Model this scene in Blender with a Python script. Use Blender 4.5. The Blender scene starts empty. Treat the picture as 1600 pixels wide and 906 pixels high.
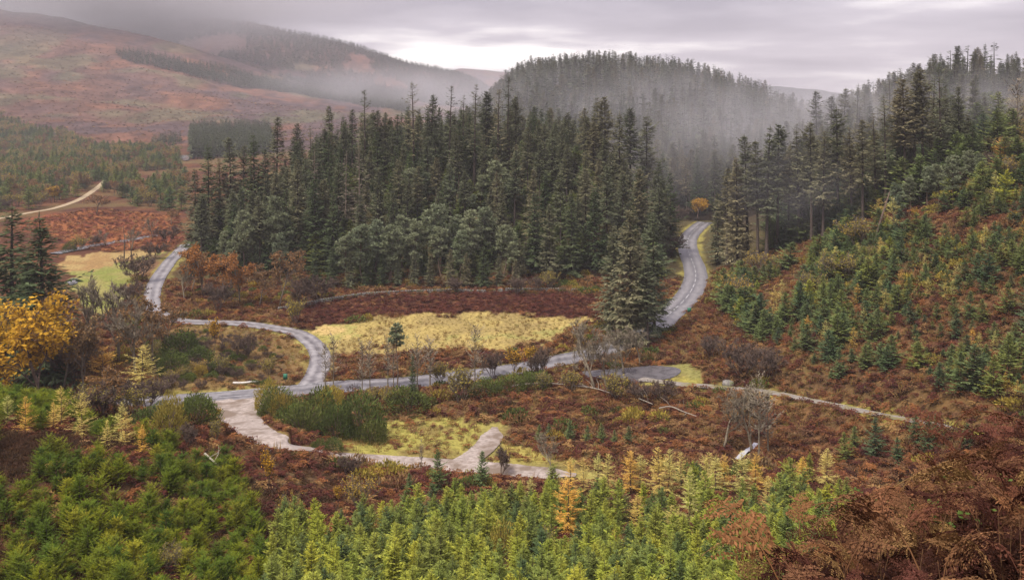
import bpy, math, random
import numpy as np

# ------------------------------------------------------------------ camera, sky, sun, exposure
sc = bpy.context.scene
F, CX, HZ, W0 = 1386.0, 800.0, 150.0, 1600.0      # focal length / centre / horizon row in photograph pixels
cam_d = bpy.data.cameras.new('camera')
cam_d.sensor_width = 36.0
cam_d.lens = F / W0 * 36.0
cam_d.shift_y = -(453.0 - HZ) / W0
cam_d.clip_start, cam_d.clip_end = 0.2, 20000.0
cam = bpy.data.objects.new('camera', cam_d)
cam.rotation_euler = (math.pi / 2, 0, 0)
sc.collection.objects.link(cam)
sc.camera = cam
sc.view_settings.view_transform = 'Standard'
sc.view_settings.look = 'None'
sc.view_settings.exposure = 0.56
sc.view_settings.gamma = 1.0
sc.view_settings.use_curve_mapping = False

SUN_EL, SUN_AZ = math.radians(60), math.radians(228)      # azimuth clockwise from +Y
world = bpy.data.worlds.new('World'); sc.world = world
world.use_nodes = True
wn, wl = world.node_tree.nodes, world.node_tree.links
wn.clear()
def W(t, **k):
    n = wn.new(t)
    for a, b in k.items(): setattr(n, a, b)
    return n
def wmath(op, a, b=None, c=None, clamp=False):
    n = W('ShaderNodeMath', operation=op, use_clamp=clamp)
    for i, v in enumerate((a, b, c)):
        if v is None: continue
        if isinstance(v, (int, float)): n.inputs[i].default_value = v
        else: wl.new(v, n.inputs[i])
    return n.outputs[0]
tc = W('ShaderNodeTexCoord')
sep = W('ShaderNodeSeparateXYZ'); wl.new(tc.outputs['Generated'], sep.inputs[0])
zc = wmath('MAXIMUM', sep.outputs[2], 0.0)
den = wmath('ADD', zc, 0.085)
cu, cv = wmath('DIVIDE', sep.outputs[0], den), wmath('DIVIDE', sep.outputs[1], den)
comb = W('ShaderNodeCombineXYZ'); wl.new(cu, comb.inputs[0]); wl.new(cv, comb.inputs[1])
n1 = W('ShaderNodeTexNoise'); n1.inputs['Scale'].default_value = 0.62; n1.inputs['Detail'].default_value = 5; n1.inputs['Roughness'].default_value = 0.5
wl.new(comb.outputs[0], n1.inputs['Vector'])
n2 = W('ShaderNodeTexNoise'); n2.inputs['Scale'].default_value = 0.12; n2.inputs['Detail'].default_value = 3
wl.new(comb.outputs[0], n2.inputs['Vector'])
cl = wmath('MULTIPLY_ADD', n1.outputs[0], 1.5, -0.75)
cl = wmath('ADD', cl, wmath('MULTIPLY_ADD', n2.outputs[0], 1.0, -0.5))
# the thin break in the cloud low over the far end of the valley
az = wmath('ARCTAN2', sep.outputs[0], sep.outputs[1])
ga = wmath('DIVIDE', wmath('ADD', az, 0.04), 0.20)
ge = wmath('DIVIDE', wmath('SUBTRACT', zc, 0.040), 0.026)
gl = wmath('EXPONENT', wmath('MULTIPLY', wmath('ADD', wmath('MULTIPLY', ga, ga), wmath('MULTIPLY', ge, ge)), -1.0))
hz = wmath('EXPONENT', wmath('MULTIPLY', zc, -28.0))
fac = wmath('ADD', wmath('MULTIPLY', cl, 1.5), wmath('ADD', wmath('MULTIPLY', wmath('MULTIPLY', gl, wmath('MULTIPLY_ADD', n1.outputs[0], 2.2, 0.15)), 0.95), wmath('MULTIPLY', hz, 0.30)))
fac = wmath('ADD', fac, 0.13, clamp=True)
ramp = W('ShaderNodeValToRGB')
ramp.color_ramp.elements[0].color = (0.20, 0.183, 0.222, 1)
ramp.color_ramp.elements[1].color = (1.05, 1.0, 0.95, 1)
e = ramp.color_ramp.elements.new(0.42); e.color = (0.36, 0.33, 0.37, 1)
wl.new(fac, ramp.inputs[0])
bg2 = W('ShaderNodeBackground'); wl.new(ramp.outputs[0], bg2.inputs[0])
wl.new(wmath('MULTIPLY_ADD', zc, 3.0, 1.0), bg2.inputs[1])          # an overcast sky is about three times brighter overhead
sky = W('ShaderNodeTexSky', sky_type='NISHITA', sun_disc=False)
sky.sun_elevation, sky.sun_rotation = SUN_EL, SUN_AZ
bg1 = W('ShaderNodeBackground'); wl.new(sky.outputs[0], bg1.inputs[0]); bg1.inputs[1].default_value = 0.08
mixs = W('ShaderNodeMixShader'); mixs.inputs[0].default_value = 0.92
wl.new(bg1.outputs[0], mixs.inputs[1]); wl.new(bg2.outputs[0], mixs.inputs[2])
wout = W('ShaderNodeOutputWorld'); wl.new(mixs.outputs[0], wout.inputs[0])

sun_d = bpy.data.lights.new('sun', 'SUN')
sun_d.energy, sun_d.angle, sun_d.color = 3.2, math.radians(14), (1.0, 0.92, 0.80)
sun = bpy.data.objects.new('sun', sun_d)
sun.rotation_euler = (math.pi / 2 - SUN_EL, 0, -SUN_AZ + math.pi)
sc.collection.objects.link(sun)
sc.cycles.use_denoising = True
sc.cycles.max_bounces, sc.cycles.diffuse_bounces, sc.cycles.glossy_bounces = 4, 1, 1
sc.cycles.transmission_bounces, sc.cycles.transparent_max_bounces, sc.cycles.volume_bounces = 2, 4, 0
sc.cycles.volume_max_steps = 96

rng = np.random.default_rng(11)
random.seed(5)

# ------------------------------------------------------------------ noise and terrain
def _hash(ix, iy, s):
    h = (ix.astype(np.int64) * 374761393 + iy.astype(np.int64) * 668265263 + s * 974634777) & 0xFFFFFFFF
    h = ((h ^ (h >> 13)) * 1274126177) & 0xFFFFFFFF
    return ((h ^ (h >> 16)) & 0xFFFF) / 65535.0
def vnoise(x, y, s=0):
    x, y = np.asarray(x, float), np.asarray(y, float)
    ix, iy = np.floor(x), np.floor(y)
    fx, fy = x - ix, y - iy
    fx, fy = fx * fx * (3 - 2 * fx), fy * fy * (3 - 2 * fy)
    a, b = _hash(ix, iy, s), _hash(ix + 1, iy, s)
    c, d = _hash(ix, iy + 1, s), _hash(ix + 1, iy + 1, s)
    return a + (b - a) * fx + (c - a) * fy + (a - b - c + d) * fx * fy
def fbm(x, y, scale, s=0, octv=4):
    v, a, t = 0, 1.0, 0
    for k in range(octv):
        v = v + a * vnoise(np.asarray(x) / scale * 2 ** k + 17.3 * k, np.asarray(y) / scale * 2 ** k - 9.1 * k, s + k)
        t += a; a *= 0.5
    return v / t
def S(a, b, t):
    t = np.clip((np.asarray(t, float) - a) / (b - a), 0, 1)
    return t * t * (3 - 2 * t)
def terrain0(X, Y):
    X, Y = np.asarray(X, float), np.asarray(Y, float)
    base = np.interp(Y, [-120, -30, -4, 0, 5, 20, 40, 58, 80, 105, 118, 140], [40, 12, -0.9, -2.2, -6.0, -15.6, -25.6, -32.8, -39, -44.2, -45, -45])
    spur = (7.5 * S(-10, -38, X) + 0.13 * np.maximum(-X - 40, 0)) * S(40, 72, Y) * (1 - S(94, 126, Y))
    base = base + spur
    Xf = np.interp(Y, [0, 60, 100, 120, 140, 175, 215, 300, 400, 500, 800], [10, 25, 38, 40, 37, 40, 53, 76, 115, 170, 330])
    t = (X - Xf) / 5.0
    sp = np.where(t > 30, t, np.log1p(np.exp(np.minimum(t, 30)))) * 5.0
    rs = 0.52 * sp
    rs = 90 * np.tanh(rs / 90)
    right = -45 + rs * (1 - S(900, 1300, Y))
    k = 3.0
    m = np.maximum(base, right)
    z = m + k * np.log(np.exp((base - m) / k) + np.exp((right - m) / k)) - k * math.log(2) * np.exp(-np.abs(base - right) / k)
    # bank with the bracken beside the camera
    bank = -1.75 + 0.257 * X - 0.439 * Y + 0.25 * (fbm(X, Y, 2.5, 3) - .5)
    wb = S(-0.4, 1.6, X) * (1 - S(0, 7, Y - (5.0 + 1.25 * np.minimum(X, 14)))) * S(-12, -2, Y)
    z = z * (1 - wb) + bank * wb
    # knoll behind the meadow
    z = z + 21 * S(-88, -45, X) * (1 - S(18, 47, X)) * S(204, 268, Y) * (1 - S(300, 430, Y))
    # wooded ridge
    R = np.interp(X, [-70, -35, 8, 55, 88, 132, 164, 208, 250, 300, 400, 700], [0, 12, 50, 57, 57, 53, 42, 18, -4, -12, -10, 0])
    z = z + R * S(320, 720, Y) * (1 - S(800, 1050, Y))
    # moor and the hill behind it
    H1 = np.interp(X, [-2500, -1300, -981, -859, -736, -613, -552, -429, -294, -123, 0, 150], [250, 225, 207, 195, 165, 138, 116, 74, 44, 22, 4, 0])
    ty = np.clip((Y - 690) / 1010, 0, 1)
    z = z + H1 * np.power(ty, 1.25) * (1 - 0.55 * S(1700, 2200, Y)) * (1 - S(2900, 4200, Y))
    H2 = np.interp(X, [-3000, -1800, -1219, -882, -750, -675, -506, -375, -281, -150, -103, -20, 120], [255, 250, 250, 268, 258, 236, 199, 161, 131, 108, 80, 30, 0])
    res = np.maximum(H2 - 0.45 * H1, 0)
    z = z + res * S(1850, 2600, Y) * (1 - S(2700, 4300, Y))
    # distant hills closing the valley
    z = z + (95 + 45 * np.cos((X + 150) / 420.0)) * S(3100, 3900, Y) * (1 - S(4100, 4900, Y)) * S(-500, -200, X) * (1 - S(200, 560, X) * .35)
    z = z + 78 * np.exp(-((X - 780) / 420) ** 2) * S(2200, 2900, Y) * (1 - S(3000, 3600, Y))
    far = S(300, 1200, Y)
    z = z + (fbm(X, Y, 9.0, 21, 3) - .5) * 1.1 * S(20, 60, Y) + (fbm(X, Y, 90.0, 31, 4) - .5) * 16 * far
    return z

def ray_hit(px, py, zf, y0=2.5):
    ys = np.geomspace(y0, 5000, 2600)
    dx, dz = (px - CX) / F, -(py - HZ) / F
    below = zf(dx * ys, ys) > dz * ys
    i = int(np.argmax(below)) if below.any() else len(ys) - 1
    a, b = ys[max(i - 1, 0)], ys[i]
    for _ in range(14):
        m = .5 * (a + b)
        if zf(dx * m, m) > dz * m: b = m
        else: a = m
    return np.array([dx * b, b, dz * b])
def to_px(x, y, z):
    return CX + F * x / y, HZ - F * z / y

# ------------------------------------------------------------------ the lines of roads and tracks, traced on the valley floor
def catmull(P, n=14):
    P = np.asarray(P, float); P = np.vstack([2 * P[0] - P[1], P, 2 * P[-1] - P[-2]])
    out = []
    for i in range(1, len(P) - 2):
        for t in np.linspace(0, 1, n, endpoint=False):
            a, b, c, d = P[i - 1:i + 3]
            out.append(.5 * (2 * b + (c - a) * t + (2 * a - 5 * b + 4 * c - d) * t * t + (3 * b - a - 3 * c + d) * t ** 3))
    out.append(P[-2])
    return np.array(out)
def smooth0(X, Y):      # terrain without the small bumps
    return terrain0(X, Y)
ROADS = {}
def road(key, pts, width, n=14):
    w = np.array([ray_hit(px, py, terrain0)[:2] for px, py in pts])
    for _ in range(1): w[1:-1] = .25 * w[:-2] + .5 * w[1:-1] + .25 * w[2:]
    c = catmull(w, n)
    ROADS[key] = (c, width)
road('main', [(1102, 347), (1090, 356), (1077, 366), (1071, 380), (1076, 396), (1086, 415), (1090, 435), (1082, 455), (1062, 478), (1035, 503), (1004, 524), (960, 543), (905, 558), (850, 569), (790, 579), (720, 589), (650, 597), (580, 602), (520, 604), (450, 611), (385, 620), (310, 624), (230, 629), (120, 634)], 5.6)
road('lane', [(482, 604), (494, 588), (501, 570), (502, 553), (493, 537), (472, 523), (440, 513), (400, 508), (350, 505), (300, 503), (262, 500), (243, 490), (233, 474), (238, 452), (250, 428), (265, 408), (278, 394), (292, 382)], 3.5)
road('track', [(345, 626), (352, 640), (375, 660), (400, 682), (440, 694), (500, 705), (560, 714), (620, 721), (680, 725), (740, 729), (800, 735), (860, 740), (900, 743)], 3.2)
road('spur', [(716, 726), (745, 712), (762, 697), (770, 682), (773, 668)], 2.9)
road('path', [(1000, 592), (1040, 599), (1090, 603), (1140, 606), (1200, 611), (1260, 622), (1320, 637), (1390, 651), (1450, 662), (1520, 675)], 1.9)
road('far', [(-30, 347), (20, 338), (60, 330), (95, 323), (120, 316), (150, 296), (165, 282)], 2.6)
LAYBY = np.array([ray_hit(px, py, terrain0)[:2] for px, py in [(900, 582), (940, 578), (985, 575), (1020, 572), (1050, 574), (1064, 580), (1050, 588), (1012, 596), (985, 598), (955, 592), (915, 590)]])
STREAM = np.array([ray_hit(px, py, terrain0)[:2] for px, py in [(1192, 676), (1182, 682), (1174, 690), (1162, 697), (1152, 707), (1140, 722)]])
BURN = np.array([ray_hit(px, py, terrain0)[:2] for px, py in [(85, 394), (115, 388), (145, 382), (170, 378), (205, 373), (245, 366)]])

APRON = np.array([ray_hit(px, py, terrain0)[:2] for px, py in [(332, 627), (380, 624), (428, 618), (420, 634), (409, 650), (416, 670), (440, 692), (418, 694), (398, 684), (370, 664), (345, 646)]])
def dist_line(X, Y, c):
    best = np.full(np.shape(X), 1e9); idx = np.zeros(np.shape(X), int); tt = np.zeros(np.shape(X))
    for i in range(len(c) - 1):
        a, d = c[i], c[i + 1] - c[i]
        t = np.clip(((X - a[0]) * d[0] + (Y - a[1]) * d[1]) / max(d @ d, 1e-9), 0, 1)
        q = np.hypot(X - a[0] - t * d[0], Y - a[1] - t * d[1])
        m = q < best
        best = np.where(m, q, best); idx = np.where(m, i, idx); tt = np.where(m, t, tt)
    return best, idx, tt
def inpoly(X, Y, poly):
    X, Y = np.asarray(X, float), np.asarray(Y, float)
    r = np.zeros(X.shape, bool); n = len(poly)
    for i in range(n):
        x1, y1 = poly[i]; x2, y2 = poly[(i + 1) % n]
        c = ((y1 > Y) != (y2 > Y)) & (X < (x2 - x1) * (Y - y1) / (y2 - y1 + 1e-12) + x1)
        r ^= c
    return r

# smooth height along each centre line so that each carriageway lies evenly, ground cut or filled to meet it
RZ = {}
for k, (c, w) in ROADS.items():
    z = terrain0(c[:, 0], c[:, 1])
    for _ in range(40): z[1:-1] = .25 * z[:-2] + .5 * z[1:-1] + .25 * z[2:]
    RZ[k] = z
lay_z = float(np.mean(terrain0(LAYBY[:, 0], LAYBY[:, 1])))
def terrain(X, Y):
    X, Y = np.asarray(X, float), np.asarray(Y, float)
    shp = X.shape
    X, Y = X.ravel(), Y.ravel()
    z = terrain0(X, Y)
    m = (Y > 85) & (Y < 520) & (np.abs(X) < 260)
    if m.any():
        x, y, zz = X[m], Y[m], z[m]
        for k, (c, w) in ROADS.items():
            near = (x > c[:, 0].min() - 9) & (x < c[:, 0].max() + 9) & (y > c[:, 1].min() - 9) & (y < c[:, 1].max() + 9)
            if not near.any(): continue
            d, i, t = dist_line(x[near], y[near], c[::2])
            zr = RZ[k][::2]; i2 = np.minimum(i + 1, len(zr) - 1)
            tz = zr[i] * (1 - t) + zr[i2] * t - 0.05
            b = 1 - S(w * .5 + .6, w * .5 + 4.5, d)
            zz[near] = zz[near] * (1 - b) + tz * b
        for c, dep, hw in ((STREAM, 1.1, 1.3), (BURN, .8, 2.0)):
            near = (np.abs(x - c[:, 0].mean()) < 60) & (np.abs(y - c[:, 1].mean()) < 60)
            if near.any():
                d, i, t = dist_line(x[near], y[near], c)
                zz[near] -= dep * (1 - S(hw * .6, hw * 2.2, d))
        z[m] = zz
    return z.reshape(shp)
def T1(x, y): return float(terrain(np.array([x]), np.array([y]))[0])
def hit(px, py): return ray_hit(px, py, terrain)
def wpoly(pts): return np.array([ray_hit(px, py, terrain0, 30)[:2] for px, py in pts])
def road_clear(X, Y, extra=0.6):
    ok = np.ones(np.shape(X), bool)
    for k, (c, w) in ROADS.items():
        d, _, _ = dist_line(X, Y, c[::2]); ok &= d > w * .5 + extra
    ok &= ~inpoly(X, Y, LAYBY) & ~inpoly(X, Y, APRON)
    d, _, _ = dist_line(X, Y, STREAM); ok &= d > 1.2
    d, _, _ = dist_line(X, Y, BURN); ok &= d > 2.0
    return ok

# ------------------------------------------------------------------ materials
def new_mat(name):
    m = bpy.data.materials.new(name); m.use_nodes = True
    nt = m.node_tree; nt.nodes.clear()
    return m, nt, nt.nodes, nt.links
def leaf_mat(name, cols, island=0.35, trans=0.25, rough=0.6):
    """cols: a few base colours; each plant takes its own along the ramp, each leaf varies in value"""
    m, nt, N, L = new_mat(name)
    oi = N.new('ShaderNodeObjectInfo'); rp = N.new('ShaderNodeValToRGB')
    el = rp.color_ramp.elements
    while len(el) < len(cols): el.new(0.5)
    for i, c in enumerate(cols): el[i].position = i / max(len(cols) - 1, 1); el[i].color = (*c, 1)
    L.new(oi.outputs['Random'], rp.inputs[0])
    ge = N.new('ShaderNodeNewGeometry')
    mr = N.new('ShaderNodeMapRange'); mr.inputs[3].default_value = 1 - island; mr.inputs[4].default_value = 1 + island
    L.new(ge.outputs['Random Per Island'], mr.inputs[0])
    mul = N.new('ShaderNodeVectorMath'); mul.operation = 'SCALE'
    L.new(rp.outputs[0], mul.inputs[0]); L.new(mr.outputs[0], mul.inputs[3])
    d = N.new('ShaderNodeBsdfDiffuse'); L.new(mul.outputs[0], d.inputs[0])
    t = N.new('ShaderNodeBsdfTranslucent'); L.new(mul.outputs[0], t.inputs[0])
    mx = N.new('ShaderNodeMixShader'); mx.inputs[0].default_value = trans
    L.new(d.outputs[0], mx.inputs[1]); L.new(t.outputs[0], mx.inputs[2])
    o = N.new('ShaderNodeOutputMaterial'); L.new(mx.outputs[0], o.inputs[0])
    return m
def rough_mat(name, c1, c2, scale=3.0, rough=0.9, bump=0.0, spec=0.2, detail=6, c3=None, scale3=0.4):
    m, nt, N, L = new_mat(name)
    tcx = N.new('ShaderNodeTexCoord')
    no = N.new('ShaderNodeTexNoise'); no.inputs['Scale'].default_value = scale; no.inputs['Detail'].default_value = detail
    L.new(tcx.outputs['Object'], no.inputs['Vector'])
    rp = N.new('ShaderNodeValToRGB'); rp.color_ramp.elements[0].position = .32; rp.color_ramp.elements[1].position = .68
    rp.color_ramp.elements[0].color, rp.color_ramp.elements[1].color = (*c1, 1), (*c2, 1)
    L.new(no.outputs[0], rp.inputs[0])
    p = N.new('ShaderNodeBsdfPrincipled'); p.inputs['Roughness'].default_value = rough; p.inputs['Specular IOR Level'].default_value = spec
    col = rp.outputs[0]
    if c3:
        n3 = N.new('ShaderNodeTexNoise'); n3.inputs['Scale'].default_value = scale3; n3.inputs['Detail'].default_value = 4
        L.new(tcx.outputs['Object'], n3.inputs['Vector'])
        r3 = N.new('ShaderNodeValToRGB'); r3.color_ramp.elements[0].position = .48; r3.color_ramp.elements[1].position = .62
        L.new(n3.outputs[0], r3.inputs[0])
        mx = N.new('ShaderNodeMix'); mx.data_type = 'RGBA'; L.new(r3.outputs[0], mx.inputs[0]); L.new(col, mx.inputs[6]); mx.inputs[7].default_value = (*c3, 1)
        col = mx.outputs[2]
    L.new(col, p.inputs['Base Color'])
    if bump:
        b = N.new('ShaderNodeBump'); b.inputs['Strength'].default_value = bump; b.inputs['Distance'].default_value = .05
        L.new(no.outputs[0], b.inputs['Height']); L.new(b.outputs[0], p.inputs['Normal'])
    o = N.new('ShaderNodeOutputMaterial'); L.new(p.outputs[0], o.inputs[0])
    return m
M = {}
M['spruce'] = leaf_mat('spruce_needles', [(.09, .10, .056), (.135, .142, .08), (.19, .165, .092), (.11, .13, .074), (.155, .148, .082), (.09, .10, .06)], .32, .12)
M['edge_spruce'] = leaf_mat('dark_spruce_needles', [(.06, .085, .04), (.095, .115, .055)], .4, .2)
M['far_spruce'] = leaf_mat('far_spruce_needles', [(.055, .07, .042), (.08, .092, .052), (.068, .078, .042)], .35, .15)
M['pine'] = leaf_mat('pine_needles', [(.18, .21, .12), (.225, .245, .14), (.155, .19, .115)], .35, .2)
M['young_g'] = leaf_mat('young_conifer_needles', [(.12, .155, .016), (.06, .10, .018), (.17, .185, .016), (.09, .13, .018), (.25, .235, .024), (.05, .085, .018), (.14, .165, .016)], .45, .15)
M['young_c'] = leaf_mat('young_spruce_needles', [(.19, .235, .045), (.29, .31, .04), (.10, .14, .05), (.23, .265, .05), (.36, .35, .045), (.075, .115, .05), (.30, .31, .05), (.15, .19, .05)], .45, .15)
M['young_s'] = leaf_mat('slope_spruce_needles', [(.14, .175, .055), (.13, .17, .06), (.075, .12, .06), (.19, .21, .05), (.08, .115, .06)], .45, .12)
M['larch'] = leaf_mat('larch_needles', [(.60, .44, .13), (.55, .50, .17), (.66, .38, .08), (.50, .48, .16), (.56, .46, .14)], .3, .35)
M['rust'] = leaf_mat('rust_leaves', [(.30, .13, .045), (.38, .17, .045), (.24, .11, .05)], .4, .3)
M['brownleaf'] = leaf_mat('brown_leaves', [(.22, .13, .065), (.28, .15, .06), (.18, .12, .06)], .4, .25)
M['gold'] = leaf_mat('gold_leaves', [(.62, .34, .025), (.54, .31, .035), (.48, .30, .035)], .4, .35)
M['yolive'] = leaf_mat('olive_leaves', [(.36, .28, .05), (.29, .24, .055), (.40, .26, .045)], .4, .3)
M['gorse'] = leaf_mat('gorse_shoots', [(.075, .10, .028), (.09, .115, .03), (.115, .13, .034)], .35, .15)
M['heather'] = leaf_mat('heather_sprigs', [(.06, .034, .022), (.085, .045, .025), (.05, .035, .02)], .4, .1)
M['bracken'] = leaf_mat('bracken_dead_fronds', [(.13, .05, .03), (.18, .075, .034), (.26, .11, .04), (.11, .05, .034), (.30, .18, .07), (.16, .085, .05)], .35, .3)
M['bracken_dark'] = leaf_mat('bracken_wine_fronds', [(.075, .026, .022), (.105, .036, .026), (.06, .023, .02), (.16, .06, .032)], .35, .25)
M['litter'] = leaf_mat('bracken_wet_litter', [(.032, .014, .011), (.045, .02, .014), (.028, .014, .012)], .4, .1)  # wet rotten litter, its colour deepened to paint shade between the fronds
M['frond'] = leaf_mat('bracken_near_fronds', [(.05, .02, .016), (.11, .044, .028), (.165, .07, .038), (.06, .026, .02), (.21, .105, .05), (.05, .022, .018), (.11, .042, .03), (.26, .16, .06), (.14, .06, .038), (.20, .095, .04)], .4, .15)
M['frond_y'] = leaf_mat('bracken_turning_fronds', [(.27, .19, .04), (.22, .15, .045), (.20, .20, .045)], .3, .35)
M['leaf_green'] = leaf_mat('bramble_leaves', [(.07, .12, .03), (.10, .15, .035)], .3, .3)
M['grass_straw'] = leaf_mat('straw_grass', [(.38, .28, .10), (.32, .245, .09), (.29, .25, .085), (.25, .175, .065)], .3, .3)
M['grass_green'] = leaf_mat('green_grass', [(.25, .25, .06), (.30, .28, .08), (.20, .21, .05)], .3, .3)
M['grass_brown'] = leaf_mat('brown_grass', [(.26, .15, .05), (.20, .12, .05), (.30, .20, .06)], .3, .3)
M['bark'] = rough_mat('conifer_bark', (.055, .042, .034), (.11, .085, .068), 5, .95, .4)
M['bark_pine'] = rough_mat('pine_bark', (.12, .085, .06), (.19, .13, .09), 4, .95, .4)
M['bark_grey'] = rough_mat('grey_bark', (.115, .09, .066), (.205, .17, .125), 4, .95, .3)
M['bark_pale'] = rough_mat('pale_bark', (.13, .105, .074), (.24, .20, .14), 4, .95, .3)
M['bark_brown'] = rough_mat('brown_bark', (.085, .058, .045), (.15, .105, .08), 4, .95, .3)
M['deadwood'] = rough_mat('bleached_deadwood', (.22, .19, .15), (.36, .32, .26), 6, .9, .3)
M['birchlog'] = rough_mat('pale_log', (.45, .42, .38), (.62, .6, .56), 6, .8, .2)
M['stone'] = rough_mat('grey_stone', (.14, .13, .12), (.27, .25, .23), 3, .95, .5, c3=(.12, .13, .06), scale3=1.2)
M['stem'] = rough_mat('bracken_stalk', (.10, .05, .028), (.20, .11, .05), 8, .8)
M['gravel'] = rough_mat('track_gravel', (.22, .185, .16), (.37, .315, .28), 2.2, .95, .5, c3=(.17, .13, .10), scale3=.35, detail=9)
M['pathgravel'] = rough_mat('path_gravel', (.16, .14, .12), (.27, .24, .21), 2.2, .95, .5, c3=(.17, .15, .06), scale3=.5, detail=9)
M['sand'] = rough_mat('far_track_sand', (.27, .21, .13), (.36, .28, .18), 1.0, .95)
M['paint'] = rough_mat('white_road_paint', (.26, .26, .26), (.6, .6, .6), 2.0, .6)
M['sign_green'] = rough_mat('green_sign_plastic', (.03, .14, .085), (.04, .18, .11), 3.0, .5)
M['wood_post'] = rough_mat('weathered_post', (.10, .085, .07), (.17, .145, .12), 8, .9)

def tarmac(name, c1, c2, wet):
    m, nt, N, L = new_mat(name)
    tcx = N.new('ShaderNodeTexCoord'); uv = N.new('ShaderNodeUVMap'); uv.uv_map = 'lane'
    sp = N.new('ShaderNodeSeparateXYZ'); L.new(uv.outputs[0], sp.inputs[0])
    no = N.new('ShaderNodeTexNoise'); no.inputs['Scale'].default_value = .9; no.inputs['Detail'].default_value = 8
    L.new(tcx.outputs['Object'], no.inputs['Vector'])
    # wheel tracks worn along the lane
    wv = N.new('ShaderNodeMath'); wv.operation = 'MULTIPLY'; wv.inputs[1].default_value = 4 * math.pi
    L.new(sp.outputs[0], wv.inputs[0])
    cs = N.new('ShaderNodeMath'); cs.operation = 'COSINE'; L.new(wv.outputs[0], cs.inputs[0])
    ad = N.new('ShaderNodeMath'); ad.operation = 'MULTIPLY_ADD'; ad.inputs[1].default_value = -.13; L.new(cs.outputs[0], ad.inputs[0]); L.new(no.outputs[0], ad.inputs[2])
    rp = N.new('ShaderNodeValToRGB'); rp.color_ramp.elements[0].position = .28; rp.color_ramp.elements[1].position = .72
    rp.color_ramp.elements[0].color, rp.color_ramp.elements[1].color = (*c1, 1), (*c2, 1)
    L.new(ad.outputs[0], rp.inputs[0])
    p = N.new('ShaderNodeBsdfPrincipled'); L.new(rp.outputs[0], p.inputs['Base Color'])
    rr = N.new('ShaderNodeMapRange'); rr.inputs[1].default_value = .3; rr.inputs[2].default_value = .7; rr.inputs[3].default_value = wet; rr.inputs[4].default_value = min(wet + .28, 1)
    L.new(ad.outputs[0], rr.inputs[0]); L.new(rr.outputs[0], p.inputs['Roughness'])
    p.inputs['Specular IOR Level'].default_value = .5
    o = N.new('ShaderNodeOutputMaterial'); L.new(p.outputs[0], o.inputs[0])
    return m
M['tarmac'] = tarmac('worn_tarmac', (.085, .08, .085), (.21, .20, .205), .30)
M['lane'] = tarmac('lane_tarmac', (.11, .10, .105), (.27, .255, .255), .30)
M['wet'] = tarmac('wet_tarmac', (.07, .065, .07), (.12, .11, .115), .22)
def water(name, foam):
    m, nt, N, L = new_mat(name)
    tcx = N.new('ShaderNodeTexCoord')
    no = N.new('ShaderNodeTexNoise'); no.inputs['Scale'].default_value = 2.5; no.inputs['Detail'].default_value = 5
    L.new(tcx.outputs['Object'], no.inputs['Vector'])
    rp = N.new('ShaderNodeValToRGB'); rp.color_ramp.elements[0].position = .62 - foam * .35; rp.color_ramp.elements[1].position = .75 - foam * .3
    rp.color_ramp.elements[0].color, rp.color_ramp.elements[1].color = (.03, .028, .025, 1), (.42, .42, .45, 1)
    L.new(no.outputs[0], rp.inputs[0])
    p = N.new('ShaderNodeBsdfPrincipled'); L.new(rp.outputs[0], p.inputs['Base Color']); p.inputs['Roughness'].default_value = .12
    b = N.new('ShaderNodeBump'); b.inputs['Strength'].default_value = .25; L.new(no.outputs[0], b.inputs['Height']); L.new(b.outputs[0], p.inputs['Normal'])
    o = N.new('ShaderNodeOutputMaterial'); L.new(p.outputs[0], o.inputs[0])
    return m
M['water'] = water('burn_water', .35)
M['whitewater'] = water('white_water', 1.0)
def ground_mat(name, fine):
    m, nt, N, L = new_mat(name)
    at = N.new('ShaderNodeAttribute'); at.attribute_name = 'cover'
    tcx = N.new('ShaderNodeTexCoord')
    a = N.new('ShaderNodeTexNoise'); a.inputs['Scale'].default_value = fine; a.inputs['Detail'].default_value = 8; a.inputs['Roughness'].default_value = .65
    L.new(tcx.outputs['Object'], a.inputs['Vector'])
    mr = N.new('ShaderNodeMapRange'); mr.inputs[1].default_value = .25; mr.inputs[2].default_value = .75; mr.inputs[3].default_value = .5; mr.inputs[4].default_value = 1.5
    L.new(a.outputs[0], mr.inputs[0])
    mul = N.new('ShaderNodeVectorMath'); mul.operation = 'SCALE'; L.new(at.outputs['Color'], mul.inputs[0]); L.new(mr.outputs[0], mul.inputs[3])
    d = N.new('ShaderNodeBsdfDiffuse'); L.new(mul.outputs[0], d.inputs[0])
    b = N.new('ShaderNodeBump'); b.inputs['Strength'].default_value = .8; b.inputs['Distance'].default_value = .25 / fine
    L.new(a.outputs[0], b.inputs['Height']); L.new(b.outputs[0], d.inputs['Normal'])
    o = N.new('ShaderNodeOutputMaterial'); L.new(d.outputs[0], o.inputs[0])
    return m
M['ground'] = ground_mat('ground_cover', 1.6)
M['moor'] = ground_mat('moor_cover', .055)

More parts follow.
